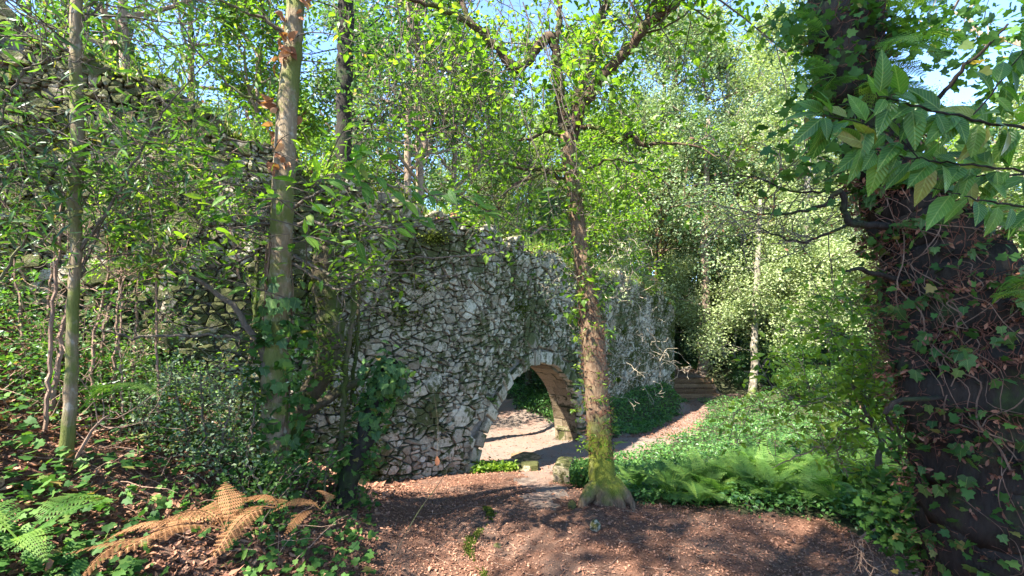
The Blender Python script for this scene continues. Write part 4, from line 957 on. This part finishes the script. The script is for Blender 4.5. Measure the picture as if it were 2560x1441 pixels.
# ---- ivy on the leafy trunk
iv = empty('ivy_vine', tuple(W(700, 1300, 3.7)), 'dark ivy climbing the lower half of the leafy mossy trunk', 'ivy')
pp, qq = around(C2, 200, .0, .5, .05, True); pp[:, 0] += np.abs(rng.normal(0, .035, len(pp))) + .02; ivy_leaves(iv, pp, qq, .085, IVL)
b = Buf()
for k in range(7):
    i = np.linspace(2, len(C2) * .55, 14).astype(int); a = random.uniform(0, 6.28) + np.linspace(0, 3, 14); P = C2[i, :3] + np.stack([np.cos(a), np.sin(a), 0 * a], -1) * (C2[i, 3:4] + .01); tube(b, catmull(P, 50), .006, 5)
part(b, 'stem', 'vine', iv)
fl = Buf(); pp, qq = around(C2, 450, .0, .42, .05); pp[:, 0] += rng.normal(.03, .05, len(pp)); leaves(fl, pp, 2, .04, .065, T_ivy()); part(fl, 'small_leaves', 'ivy', iv, kind='stuff')

# ---- curved mossy stump and thin mossy stems
mt = empty('mossy_stump', tuple(W(740, 1150, 4.35)), 'thick curved broken trunk covered in moss, right of the ivy clad trunk', 'tree stump')
b = Buf(); C3 = limb(b, pts((700, 1180, 4.3, 56), (735, 1060, 4.35, 48), (790, 960, 4.4, 54), (822, 870, 4.4, 62), (822, 770, 4.4, 58), (806, 690, 4.4, 50), (812, 620, 4.4, 46), (815, 585, 4.4, 34)), 12, .12, .05, .008)
limb(b, pts((760, 1040, 4.35, 30), (830, 990, 4.35, 24), (900, 950, 4.4, 16), (930, 920, 4.4, 8)), 8, .1); part(b, 'trunk', 'bark_mossy', mt, smooth=True)
mb = Buf(); pp, qq = around(C3, 2600, .2, 1, -.004); k = (qq[:, 0] < .4) | (qq[:, 2] > 0); inst(mb, T_moss(), pp[k], qq[k] + rng.normal(0, .5, (k.sum(), 3)), rng.normal(0, 1, (k.sum(), 3)), rng.uniform(.012, .03, k.sum())); part(mb, 'moss', 'moss', mt, kind='stuff')
for L_, lb in ((((642, 640, 4.3, 10), (640, 760, 4.3, 12), (628, 880, 4.3, 14), (600, 1000, 4.3, 14), (598, 1120, 4.3, 14)), 'thin mossy stem left of the ivy clad trunk'), (((878, 640, 4.2, 9), (884, 760, 4.2, 11), (868, 900, 4.2, 13), (856, 1060, 4.2, 15), (850, 1240, 4.2, 18)), 'thin mossy stem right of the curved stump'),
               (((905, 560, 4.5, 5), (900, 680, 4.5, 7), (895, 820, 4.5, 8), (880, 1000, 4.5, 10)), 'very thin straight sapling between the curved stump and the wall')):
    t = empty('sapling', tuple(wm(*L_[-1])[:3]), lb, 'sapling'); b = Buf(); C = limb(b, pts(*L_), 7, .12, .05, .006); part(b, 'trunk', 'bark_mossy', t, smooth=True)
    pp, qq = around(C, 420, 0, 1, 0); mb = Buf(); inst(mb, T_moss(), pp, qq + rng.normal(0, .5, qq.shape), rng.normal(0, 1, qq.shape), .018); part(mb, 'moss', 'moss', t, kind='stuff')
    an = []; tw = Buf(); sprays(tw, an, C, 7, .3, .003, 1, 0, 0, .7, 3); part(tw, 'twigs', 'twig', t, kind='stuff'); lf = Buf(); leaves(lf, an, 3, .05, .045); part(lf, 'foliage', 'leaf_bright', t)

# ---- leaning stump with a head of ivy
ls = empty('leaning_stump', tuple(W(835, 1380, 4.1)), 'dark leaning dead trunk topped with a head of ivy, in front of the wall', 'tree stump')
b = Buf(); C4 = limb(b, pts((820, 1420, 4.0, 62), (845, 1310, 4.05, 54), (868, 1210, 4.1, 50), (905, 1110, 4.2, 54), (935, 1030, 4.3, 50), (968, 950, 4.35, 46), (985, 905, 4.4, 34)), 10, .12, .05, .006); part(b, 'trunk', 'bark_dark', ls, smooth=True)
iv = empty('ivy_vine', tuple(W(850, 1330, 4.0)), 'ivy clump crowning the dark leaning dead trunk', 'ivy')
pp, qq = around(C4, 120, .55, 1, .04, True); pp2 = W(965, 945, 4.25) + rng.normal(0, 1, (130, 3)) * np.array((.10, .09, .13)); qn = unit(pp2 - W(965, 960, 4.4)); ivy_leaves(iv, np.vstack([pp, pp2]), np.vstack([qq, qn]), .075, IVL)
fl = Buf(); pp, qq = around(C4, 260, 0, 1, .04); leaves(fl, pp, 2, .04, .055, T_ivy()); part(fl, 'small_leaves', 'ivy', iv, kind='stuff')

# ---- dark trunk behind the wall
t = plant = empty('dark_trunk_tree', ((866 - CX) / FPX * 8.6, 8.6, -.8), 'dark shaded trunk rising behind the wall left of centre', 'tree')
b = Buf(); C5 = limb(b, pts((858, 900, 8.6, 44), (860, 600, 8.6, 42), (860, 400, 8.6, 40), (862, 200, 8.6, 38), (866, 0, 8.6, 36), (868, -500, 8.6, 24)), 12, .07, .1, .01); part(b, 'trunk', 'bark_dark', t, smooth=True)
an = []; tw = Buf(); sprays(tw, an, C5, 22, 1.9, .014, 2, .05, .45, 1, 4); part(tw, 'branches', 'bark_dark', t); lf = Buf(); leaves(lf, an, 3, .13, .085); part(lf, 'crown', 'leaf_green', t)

# ---- distinct trunks further off
def simple_tree(name, label, P, barkm, cat='tree', leafm=None, nsp=0, L=1.5, k=6, sig=.15, size=.1, t0=.5, sides=10):
    t = empty(name, (wm(*P[0])[0], P[0][2], wm(*P[0])[2]), label, cat); b = Buf(); C = limb(b, pts(*P), sides, .06, .12, .012); part(b, 'trunk', barkm, t, smooth=True)
    if leafm: an = []; tw = Buf(); sprays(tw, an, C, nsp, L, .012, 2, .04, t0, 1, 4); part(tw, 'branches', barkm, t); lf = Buf(); leaves(lf, an, k, sig, size); part(lf, 'crown', leafm, t)
simple_tree('tree', 'brown trunked tree standing at the top of the steps', ((1752, 952, 20.9, 30), (1755, 935, 20.9, 26), (1762, 860, 20.9, 22), (1766, 780, 20.9, 20), (1762, 600, 20.9, 17), (1770, 300, 20.9, 12)), 'bark_pine', leafm='leaf_grey', nsp=26, L=2.4, k=10, sig=.2, size=.12, t0=.55)
simple_tree('tree', 'pale spotted trunk at the back edge of the green carpet', ((1878, 996, 18.4, 26), (1880, 985, 18.4, 20), (1886, 920, 18.4, 18), (1886, 850, 18.4, 17), (1892, 700, 18.4, 14), (1900, 500, 18.4, 9)), 'bark_smooth', leafm='leaf_pale', nsp=24, L=1.8, k=10, sig=.18, size=.10, t0=.5)
simple_tree('tree', 'pale sunlit trunk standing in the shrubs right of the spotted trunk', ((2020, 960, 21, 30), (2018, 920, 21, 24), (2016, 850, 21, 22), (2014, 700, 21, 19), (2020, 400, 21, 12)), 'bark_smooth', leafm='leaf_pale', nsp=26, L=2.5, k=9, sig=.2, size=.11, t0=.4)
simple_tree('tree', 'straight dark trunk seen through the arch', ((1321, 1003, 16.5, 24), (1321, 990, 16.5, 16), (1322, 900, 16.5, 15), (1324, 700, 16.5, 12), (1326, 400, 16.5, 8)), 'bark_mossy', leafm='leaf_green', nsp=12, L=1.8, t0=.5)
simple_tree('tree', 'thick leaning trunk seen through the arch at the left', ((1262, 985, 18, 40), (1272, 950, 18, 36), (1290, 905, 18, 32), (1330, 840, 18, 28), (1380, 740, 18, 20)), 'bark_brown', leafm='leaf_dark', nsp=12, L=1.6, t0=.5)
simple_tree('tree', 'second leaning trunk further left seen through the arch', ((1225, 985, 17, 34), (1240, 940, 17, 28), (1262, 890, 17, 24), (1290, 800, 17, 16)), 'bark_mossy', leafm='leaf_dark', nsp=8, L=1.4, t0=.5)
for u, w_, Y0, lb in ((1612, 10, 27, 'thin dark trunk in the wood above the right end of the wall'), (1640, 8, 29, 'thin dark trunk just right of the first thin one'), (1702, 12, 26, 'dark trunk in the wood above the wall end'), (1545, 9, 27, 'thin trunk in the wood right of the central trunk'), (1905, 9, 31, 'thin pale trunk high behind the silvery crowns'), (2130, 14, 24, 'grey trunk left of the ivy clad trunk in the wood')):
    simple_tree('thin_tree', lb, ((u, 940, Y0, w_ * 1.2), (u + random.uniform(-8, 8), 750, Y0, w_), (u + random.uniform(-15, 15), 560, Y0, w_ * .9), (u + random.uniform(-30, 30), 250, Y0, w_ * .6)), 'bark_dark' if 'dark' in lb else 'bark_smooth', leafm='leaf_grey', nsp=10, L=2, k=7, sig=.2, size=.13, t0=.6, sides=6)
cs = empty('conical_shrub', tuple(W(1372, 975, 17.3)), 'conical reddish green shrub in the sun seen through the arch', 'shrub')
b = Buf(); limb(b, pts((1372, 990, 17.3, 10), (1372, 905, 17.3, 3)), 5); part(b, 'stem', 'bark_brown', cs)
n = 800; f = rng.random(n) ** .7; a = rng.uniform(0, 6.28, n); rr = .34 * np.sin(np.clip(1.05 - f, 0, 1) * 2.2) * np.sqrt(rng.random(n)); base = W(1372, 975, 17.3)
lf = Buf(); leaves(lf, np.stack([base[0] + rr * np.cos(a), base[1] + rr * np.sin(a), base[2] + f * 1.0], -1), 4, .03, .06); part(lf, 'foliage', 'drybrown' if 0 else 'leaf_pale', cs)

# ---- big ivy clad trunk at the right
rv = empty('ivy_clad_tree', (2.35, 2.5, .0), 'massive leaning dark trunk at the right, shaggy with brown roots and creepers', 'tree')
b = Buf(); C6 = limb(b, pts((2560, 1760, 2.5, 340), (2500, 1500, 2.5, 300), (2470, 1300, 2.5, 280), (2450, 1100, 2.5, 285), (2420, 900, 2.5, 300), (2370, 720, 2.55, 270), (2290, 560, 2.6, 185), (2215, 420, 2.65, 130), (2150, 280, 2.7, 125), (2120, 140, 2.75, 150), (2115, 0, 2.8, 150), (2110, -250, 2.9, 130)), 20, .09, .05, .01)
part(b, 'trunk', 'bark_dark', rv, smooth=True)
for L_ in (((2240, 570, 2.55, 20), (2170, 565, 2.5, 18), (2122, 558, 2.5, 17), (2112, 520, 2.5, 16), (2100, 480, 2.5, 13), (2060, 510, 2.5, 9), (2000, 530, 2.5, 7), (1920, 535, 2.5, 5), (1860, 530, 2.5, 3)),
           ((2150, 545, 2.5, 8), (2060, 590, 2.5, 7), (1980, 605, 2.5, 6), (1900, 570, 2.5, 3)), ((2100, 480, 2.5, 7), (1990, 480, 2.5, 5), (1900, 445, 2.5, 4), (1790, 440, 2.5, 2)),
           ((2260, 705, 2.5, 14), (2190, 690, 2.45, 12), (2150, 675, 2.4, 10), (2115, 678, 2.4, 6)), ((2370, 990, 2.35, 14), (2290, 1000, 2.3, 12), (2240, 1005, 2.3, 12), (2215, 1030, 2.3, 12), (2232, 1065, 2.3, 8)), ((2230, 330, 2.65, 16), (2330, 260, 2.6, 12), (2420, 160, 2.5, 8), (2520, 60, 2.4, 5))):
    b = Buf(); C = limb(b, pts(*L_), 7, .1, .03, .005); part(b, 'branch', 'bark_dark', rv, smooth=True); LC.append(C)
tw = Buf(); an = []
for C in LC[-6:-3]: sprays(tw, an, C, 9, .3, .003, 1, -.01, .3, 1, 3, bias=(-.5, 0, 0))
part(tw, 'twigs', 'twig', rv, kind='stuff')
lf = Buf(); A = np.array(an); leaves(lf, A[rng.random(len(A)) < .35], 2, .03, .022, T_litter()); part(lf, 'withered_leaves', 'drybrown', rv, kind='stuff')
dl = Buf(); pp, qq = around(C6, 3600, .2, .68, .02); inst(dl, T_litter(), pp + qq * rng.uniform(0, .07, (len(pp), 1)), rng.normal(0, 1, pp.shape) - np.array((0, 0, .6)), qq + rng.normal(0, .5, pp.shape), rng.uniform(.014, .04, len(pp))); part(dl, 'dead_leaves', 'russet', rv, kind='stuff')
rt = Buf(); root_mat(rt, C6, 1900, .33, .62, .13, .0022, .05); root_mat(rt, C6, 500, .72, .92, .12, .002, .05); root_mat(rt, C6, 700, .1, .4, .16, .0016, .03); part(rt, 'root_mat', 'root', rv, kind='stuff')
vn = Buf()
for k in range(34):
    i0 = random.uniform(.08, .55); i = np.linspace(i0, i0 + random.uniform(.12, .4), 12) * (len(C6) - 1); i = np.clip(i.astype(int), 0, len(C6) - 1); a = -math.pi / 2 + random.gauss(0, .8) + np.cumsum(rng.normal(0, .22, 12))
    P = C6[i, :3] + np.stack([np.cos(a), np.sin(a), 0 * a], -1) * (C6[i, 3:4] + rng.uniform(.005, .06, (12, 1))); tube(vn, catmull(P, 40), np.linspace(random.uniform(.002, .005), .0012, 40), 4)
part(vn, 'creeper_stems', 'vine', rv, kind='stuff')
iv = empty('ivy_vine', (2.3, 2.2, .5), 'ivy with rounded leaves climbing the massive trunk at the right', 'ivy')
pp, qq = around(C6, 270, .06, .62, .06, True); ivy_leaves(iv, pp, qq, .062, IVL)
fl = Buf(); pp, qq = around(C6, 3200, .03, .95, .05); leaves(fl, pp, 1, .03, .042, T_ivy())
for (u0, v0, Y0, su, sv, n) in ((1990, 350, 2.4, 70, 70, 150), (2060, 250, 2.5, 50, 120, 160), (1960, 60, 2.5, 45, 40, 90), (2060, 420, 2.4, 50, 60, 100), (2380, 90, 2.6, 90, 70, 420), (2480, 250, 2.5, 60, 90, 260), (2300, 40, 2.9, 90, 60, 300)):
    c_ = np.stack([W(random.gauss(u0, su), random.gauss(v0, sv), Y0 + random.gauss(0, .12)) for _ in range(int(n * .55))]); leaves(fl, c_, 1, .01, .045, T_ivy(), up=.3, var=.5)
part(fl, 'small_leaves', 'ivy', iv, kind='stuff')
for (u0, v0, Y0, s_, a0, n, lb) in ((2090, 190, 2.45, .36, 60, 5, 'fern on the upper ivy clad trunk, left side'), (2200, 150, 2.4, .42, -120, 6, 'bright fern on the upper ivy clad trunk, right side'), (2180, 210, 2.3, .34, -40, 4, 'vivid sunlit fern frond sticking out of the upper trunk'), (2230, 60, 2.5, .42, -130, 5, 'fern high on the ivy clad trunk at the top edge'),
                                  (2070, 90, 2.6, .4, 50, 5, 'fern high on the left of the ivy clad trunk at the top edge'), (2480, 760, 2.1, .34, -140, 5, 'fern growing out of the ivy clad trunk at the right edge'), (2420, 545, 2.3, .3, -110, 4, 'fern behind the large leaves on the leaning trunk'), (2520, 600, 2.2, .36, -120, 5, 'fern at the right edge below the large leaves')):
    p = W(u0, v0, Y0); fern(p[0], p[1], s_, lb, n, None, pitch=(-25, 45), z=p[2], a0=a0 - 70, a1=a0 + 90)

# ---- branch with large leaves reaching in from the right
lbn = empty('large_leaf_branch', tuple(W(2700, 430, 1.5)), 'near branch of large pointed green leaves reaching in from the right edge', 'branch')
for L_, nl in ((((2760, 360, 1.5, 9), (2560, 322, 1.45, 7), (2400, 293, 1.4, 6), (2290, 265, 1.38, 5), (2190, 232, 1.35, 3)), 34), (((2760, 455, 1.55, 8), (2560, 428, 1.5, 6), (2400, 410, 1.45, 5), (2260, 392, 1.42, 4), (2110, 345, 1.4, 2)), 34), (((2760, 440, 1.6, 8), (2560, 438, 1.55, 6), (2430, 440, 1.5, 4), (2330, 428, 1.5, 2)), 14), (((2760, 540, 1.6, 8), (2560, 515, 1.55, 6), (2450, 500, 1.5, 4), (2330, 470, 1.45, 2)), 10),
               (((2420, 300, 1.42, 4), (2480, 230, 1.42, 4), (2540, 150, 1.42, 3), (2600, 60, 1.42, 2)), 12), (((2300, 400, 1.42, 3), (2220, 330, 1.4, 3), (2080, 295, 1.4, 2), (2060, 285, 1.4, 1)), 16)):
    b = Buf(); C = limb(b, pts(*L_), 6, .04, .03, .003); part(b, 'stem', 'bark_dark', lbn)
    for k in range(int(nl * 1.25)):
        i = int((.25 + .75 * min(1, (k + random.random()) / nl / 1.25)) * (len(C) - 1)); a = C[i, :3]; ax = unit(C[i, :3] - C[max(0, i - 2), :3]); sg = 1 if k % 2 else -1
        yd = ax * random.uniform(.2, .9) + np.array((0, 0, sg * random.uniform(.2, .8) - .35)) + rng.normal(0, .25, 3); zd = np.array((0, -.8, .7)) + rng.normal(0, .45, 3)
        a = a + unit(yd) * .012
        put_leaf(lbn, random.choice(LNW), a, yd, zd, random.uniform(.06, .118))

# ---- saplings and shrubs in the clearing and on the left bank
def bushy(name, label, cat, stems, leafm, size, k, sig, nsp, L, tmpl=None, twig='twig', extra=0):
    t = empty(name, tuple(wm(*stems[0][0])[:3]), label, cat); tw = Buf(); an = []
    for s_ in stems: b = Buf(); C = limb(b, pts(*s_), 5, .08, .04, .006); part(b, 'stem', twig, t); sprays(tw, an, C, nsp, L, .003, 1, .02, .1, 1, 4)
    part(tw, 'twigs', twig, t, kind='stuff'); lf = Buf(); leaves(lf, an, k, sig, size, tmpl); part(lf, 'foliage', leafm, t)
bushy('sapling', 'thin branched green sapling left of the ivy clad trunk', 'sapling', [((2190, 1240, 3.1, 22), (2195, 1150, 3.1, 16), (2200, 1100, 3.1, 12), (2150, 1000, 3.1, 8), (2080, 860, 3.1, 5)), ((2250, 1130, 3.1, 10), (2225, 1000, 3.1, 8), (2150, 880, 3.1, 6), (2060, 800, 3.1, 3)), ((2240, 1110, 3.1, 7), (2130, 1040, 3.1, 5), (2000, 1000, 3.1, 3), (1930, 980, 3.1, 2)), ((2230, 1060, 3.1, 7), (2250, 950, 3.0, 5), (2210, 820, 3.0, 3))], 'leaf_bright', .05, 3, .055, 14, .38, T_lance(.22, .2))
bushy('bramble', 'low green leafy shrub at the foot of the ivy clad trunk', 'shrub', [((2330, 1420, 2.9, 8), (2290, 1300, 2.9, 6), (2240, 1200, 2.9, 3)), ((2350, 1430, 2.8, 8), (2340, 1300, 2.8, 6), (2300, 1180, 2.8, 3))], 'ivy', .05, 3, .05, 10, .3, T_ivy())
dt = empty('dead_branch', tuple(W(2150, 1060, 3.3)), 'bare grey dead twigs hanging over the ferns, left of the ivy clad trunk', 'dead branch'); b = Buf(); an = []
for s_ in (((2260, 930, 3.2, 8), (2150, 1060, 3.3, 7), (2060, 1110, 3.4, 5), (1930, 1170, 3.5, 2)), ((2140, 1060, 3.3, 6), (2100, 1060, 3.3, 4), (2050, 1075, 3.3, 2)), ((2110, 1085, 3.3, 6), (2095, 1130, 3.3, 4), (2110, 1180, 3.3, 2)), ((2170, 1050, 3.3, 5), (2230, 1130, 3.2, 4), (2300, 1230, 3.1, 3)), ((2300, 1300, 3.0, 5), (2200, 1320, 3.2, 5), (2150, 1350, 3.3, 6), (2160, 1390, 3.2, 3))):
    C = limb(b, pts(*s_), 5, .08, .03, .005); sprays(b, an, C, 7, .2, .0022, 1, -.02, .1, 1, 3)
part(b, 'twigs', 'twig_red', dt)
bushy('shrub', 'small grey green leaved shrub in front of the wall at the left', 'shrub', [((480, 1230, 3.7, 10), (470, 1100, 3.7, 7), (440, 980, 3.7, 5), (430, 900, 3.7, 3)), ((540, 1220, 3.6, 10), (560, 1080, 3.6, 7), (590, 960, 3.6, 4)), ((430, 1200, 3.7, 8), (400, 1080, 3.7, 6), (360, 1000, 3.7, 3)), ((600, 1250, 3.6, 8), (620, 1120, 3.6, 6), (640, 1010, 3.6, 3)), ((520, 1240, 3.6, 8), (510, 1080, 3.6, 6), (500, 930, 3.6, 3))], 'leaf_grey', .03, 3, .045, 11, .34)
bushy('shrub', 'dark leafy shrub below the curved mossy stump', 'shrub', [((740, 1330, 3.8, 8), (760, 1240, 3.8, 6), (790, 1150, 3.8, 3)), ((700, 1330, 3.5, 8), (650, 1220, 3.5, 6), (610, 1150, 3.5, 3)), ((900, 1340, 4.2, 8), (900, 1250, 4.2, 6), (880, 1160, 4.2, 3)), ((830, 1300, 3.9, 8), (810, 1220, 3.9, 5), (830, 1120, 3.9, 3))], 'ivy', .035, 3, .05, 5, .28)
bushy('bush', 'wild bush of fine bright leaves on the left bank behind the slender trunk', 'shrub', [((60, 900, 3.7, 9), (50, 780, 3.7, 7), (30, 640, 3.7, 4)), ((250, 950, 3.8, 9), (260, 830, 3.8, 7), (290, 700, 3.8, 4)), ((140, 900, 3.8, 9), (120, 760, 3.8, 7), (150, 560, 3.8, 3)), ((330, 960, 3.9, 9), (340, 800, 3.9, 6), (350, 600, 3.9, 3)), ((-40, 900, 3.5, 9), (-60, 700, 3.5, 7), (-20, 480, 3.5, 3))], 'leaf_green', .048, 2, .07, 7, .42, T_lance(.16, .3), 'twig_red')
bushy('bush', 'drooping narrow leaved bush at the left edge in front of the mossy wall', 'shrub', [((-30, 800, 2.9, 10), (0, 560, 2.9, 7), (60, 380, 2.9, 5), (200, 300, 2.9, 3)), ((-40, 760, 2.8, 10), (0, 480, 2.8, 7), (100, 330, 2.8, 4), (260, 380, 2.8, 2)), ((-60, 560, 2.8, 10), (20, 250, 2.8, 7), (120, 150, 2.8, 4), (300, 180, 2.9, 2)), ((0, 700, 3.0, 8), (120, 520, 3.0, 5), (280, 440, 3.0, 3), (420, 470, 3.0, 2))], 'leaf_green', .085, 2, .07, 9, .45, T_lance(.09, .35))
bushy('sapling', 'sapling with sprays of bright leaflets against the upper wall', 'sapling', [((400, 1050, 3.6, 7), (390, 800, 3.6, 6), (400, 560, 3.6, 5), (390, 360, 3.6, 3)), ((310, 1050, 3.5, 6), (300, 830, 3.5, 5), (320, 600, 3.5, 4), (370, 420, 3.5, 2)), ((600, 700, 4.0, 6), (560, 500, 4.0, 5), (500, 330, 4.0, 3)), ((240, 640, 3.4, 4), (300, 700, 3.4, 4), (270, 560, 3.4, 3), (420, 300, 3.4, 2))], 'leaf_bright', .045, 2, .06, 12, .4, T_lance(.17, .2), 'twig_red')
# bare stems on the left bank
for k, (P, lb) in enumerate(((((118, 1120, 3.3, 13), (140, 950, 3.3, 12), (165, 780, 3.3, 9), (215, 640, 3.3, 6)), 'bent thin brown stem just left of the slender trunk'), (((95, 1180, 3.1, 11), (120, 980, 3.1, 10), (140, 700, 3.1, 8), (160, 480, 3.1, 5)), 'thin dark stem second left of the slender trunk'), (((285, 1060, 3.7, 9), (290, 850, 3.7, 8), (310, 640, 3.7, 6), (360, 500, 3.7, 4)), 'pale thin stem right of the slender trunk'),
                           (((225, 1020, 3.6, 8), (240, 820, 3.6, 7), (270, 640, 3.6, 5), (200, 560, 3.6, 3)), 'crooked pale stem against the bank'), (((185, 1160, 3.0, 9), (230, 1080, 3.0, 7), (270, 1040, 3.0, 4)), 'short stick leaning at the foot of the slender trunk'))):
    t = empty('bare_stem', tuple(wm(*P[0])[:3]), lb, 'sapling'); b = Buf(); an = []; C = limb(b, pts(*P), 6, .06, .05, .006); sprays(b, an, C, 6, .4, .004, 1, .1, .4, 1, 2); part(b, 'stem', 'twig_red', t)
tg = Buf()
for _ in range(150):
    y = math.exp(random.uniform(math.log(3), math.log(7.2))); x = random.uniform(-.22 * y, .5 * y); 
    if bool(is_bed(np.array([x]), np.array([y]))[0]): continue
    d = unit(np.array((random.gauss(0, 1), random.gauss(0, 1), 0))); P = []; L_ = random.uniform(.06, .32); q = np.array((x, y, 0.))
    for _k in range(5): P.append((q[0], q[1], gz(q[0], q[1]) + .008)); d = unit(d + rng.normal(0, .25, 3) * (1, 1, 0)); q = q + d * L_ / 5
    tube(tg, np.array(P), np.linspace(random.uniform(.002, .0045), .0012, 5), 4, cap=False)
tag(part(tg, 'fallen_twigs', 'twig_red', None), 'small broken twigs lying on the leaf litter', 'twigs', kind='stuff')
tg = Buf()
for _ in range(190):
    y = random.uniform(2.9, 4.4); u = random.uniform(-100, 720); x = (u - CX) / FPX * y; z = gz(x, y); a = np.array((x, y, z)); d = unit(np.array((random.gauss(0, .8), random.gauss(0, .4), random.uniform(.1, 1)))); L_ = random.uniform(.2, .6)
    P = [a]; 
    for _ in range(5): d = unit(d + rng.normal(0, .18, 3) + np.array((0, 0, -.1))); P.append(P[-1] + d * L_ / 5)
    tube(tg, P, np.linspace(.0035, .0012, 6), 3, cap=False)
tag(part(tg, 'dry_sticks', 'twig_red', None), 'tangle of dry reddish sticks and stalks on the left bank', 'sticks', kind='stuff')
# ivy and weeds on the left bank
b = Buf(); x, y = scatter_xy(5200, 1.7, 4.6, -400, 940); S_, D_ = wall_sd(x, y); ok = (D_ > .1) & (x < -.75 - .12 * rng.normal(0, 1, len(x))) & (np.sin(x * 5 + 1) + np.sin(y * 6 + x * 3) + rng.normal(0, .6, len(x)) > -.7); x, y = x[ok], y[ok]
zz = ground(x, y) + rng.uniform(.02, .13, len(x)); n = len(x); yd = rng.normal(0, 1, (n, 3)); yd[:, 2] = yd[:, 2] * .3 - .1; zd = rng.normal(0, .4, (n, 3)); zd[:, 2] += 1; zd[:, 1] -= .3
inst(b, T_ivy(), np.stack([x, y, zz], -1), yd, zd, rng.uniform(.022, .075, n)); tag(b.build('ivy_carpet', M['ivy']), 'large dark ivy leaves creeping over the left bank in the foreground', 'ivy', kind='stuff')
b = Buf(); x, y = scatter_xy(11000, 3.2, 5.0, -300, 720); S_, D_ = wall_sd(x, y); ok = (D_ > .0) & (np.sin(x * 4 + 2) + np.sin(y * 7) + rng.normal(0, .6, len(x)) > -.3) & (x < -1.6); x, y = x[ok], y[ok]
leaves(b, np.stack([x, y, ground(x, y) + rng.random(len(x)) ** 2 * .45], -1), 2, .03, .035); tag(b.build('bank_weeds', M['leaf_green']), 'low weeds and seedlings on the left bank below the wall', 'weeds', kind='stuff')
for k, (u, v_, Y0, lb) in enumerate(((560, 1010, 3.4, 'dry curled leaf cluster'),)): pass
for (u, v_, Y0, s_, lb) in ((330, 590, 3.2, .3, 'feathery leafy frond hanging before the wall, right of the slender trunk'), (480, 290, 3.3, .34, 'bright feathery frond against the upper wall'), (330, 680, 3.3, .3, 'lower feathery frond right of the slender trunk')):
    p = W(u, v_, Y0); fern(p[0], p[1], s_, lb, 4, None, pitch=(-10, 30), z=p[2])
p = W(1092, 1165, 3.6); hl = empty('hanging_leaf', tuple(p), 'single dry orange leaf dangling in front of the lower wall', 'leaf'); 
o = bpy.data.objects.new('leaf', DRL); COL.objects.link(o); o.parent = hl; o.scale = (.07,) * 3; o.rotation_euler = (R(80), R(10), R(20))
b = Buf(); tube(b, catmull([(0, 0, .07), (.01, .0, .3), (-.03, 0, .6)], 8) + p, .0012, 3); b.build('thread', M['twig'], hl)
b = Buf(); tube(b, catmull([W(960, 1441, 2.9), W(1040, 1290, 3.2), W(1110, 1190, 3.6), W(1160, 1090, 4.0)], 30), np.linspace(.0035, .0015, 30), 5); tag(b.build('fallen_stick', M['bark_dark']), 'long thin stick leaning from the bottom of the picture towards the wall', 'stick')
# dry grass, ferns and weeds along the wall top
b = Buf(); n = 5200; s = rng.uniform(.5, WL - 2, n); p = wpos(s, wtop(s), rng.uniform(-.5, .05, n)); k = np.sin(s * 2.1) + np.sin(s * 5.3 + 1) + rng.normal(0, .7, n) > 0; p = p[k]
inst(b, T_lance(.03, .5), p, rng.normal(0, .35, p.shape) + np.array((0, 0, 1.)), rng.normal(0, 1, p.shape), rng.uniform(.08, .28, len(p))); tag(b.build('wall_top_grass', M['grass']), 'tufts of grass growing along the ruined wall top', 'grass', kind='stuff')
b = Buf(); n = 2600; s = rng.uniform(.5, WL - 1, n); k = np.sin(s * 3.1 + 2) + rng.normal(0, .6, n) > .2; s = s[k]; p = wpos(s, wtop(s), rng.uniform(-.4, .12, len(s))); leaves(b, p, 5, .06, .045); tag(b.build('wall_top_plants', M['leaf_bright']), 'small leafy plants rooted in the wall top', 'weeds', kind='stuff')
b = Buf(); n = 1500; s = rng.uniform(.5, WL - 1, n); k = np.sin(s * 2.7) + rng.normal(0, .6, n) > .3; s = s[k]; p = wpos(s, wtop(s), rng.uniform(-.4, .12, len(s))); inst(b, T_litter(), p, rng.normal(0, 1, p.shape), rng.normal(0, 1, p.shape), .06); tag(b.build('wall_top_litter', M['drybrown']), 'rusty dead leaves and bracken on the wall top', 'leaf litter', kind='stuff')
for s0, z0 in ((SA - 3.2, 1.9), (SA + .25, 1.75), (SA - 1.6, .45), (SA - 5.4, 2.4), (SA - .3, 2.45)):
    p = wpos(np.array([s0]), np.array([z0]), np.array([.03]))[0]; nn = wnor(np.array([s0]))[0]; a = math.degrees(math.atan2(-nn[0], nn[1]))
    fern(p[0], p[1], .26, 'small fern rooted in a joint of the wall face', 5, 'small ferns on the wall face', pitch=(0, 50), z=p[2], a0=a - 75, a1=a + 75)
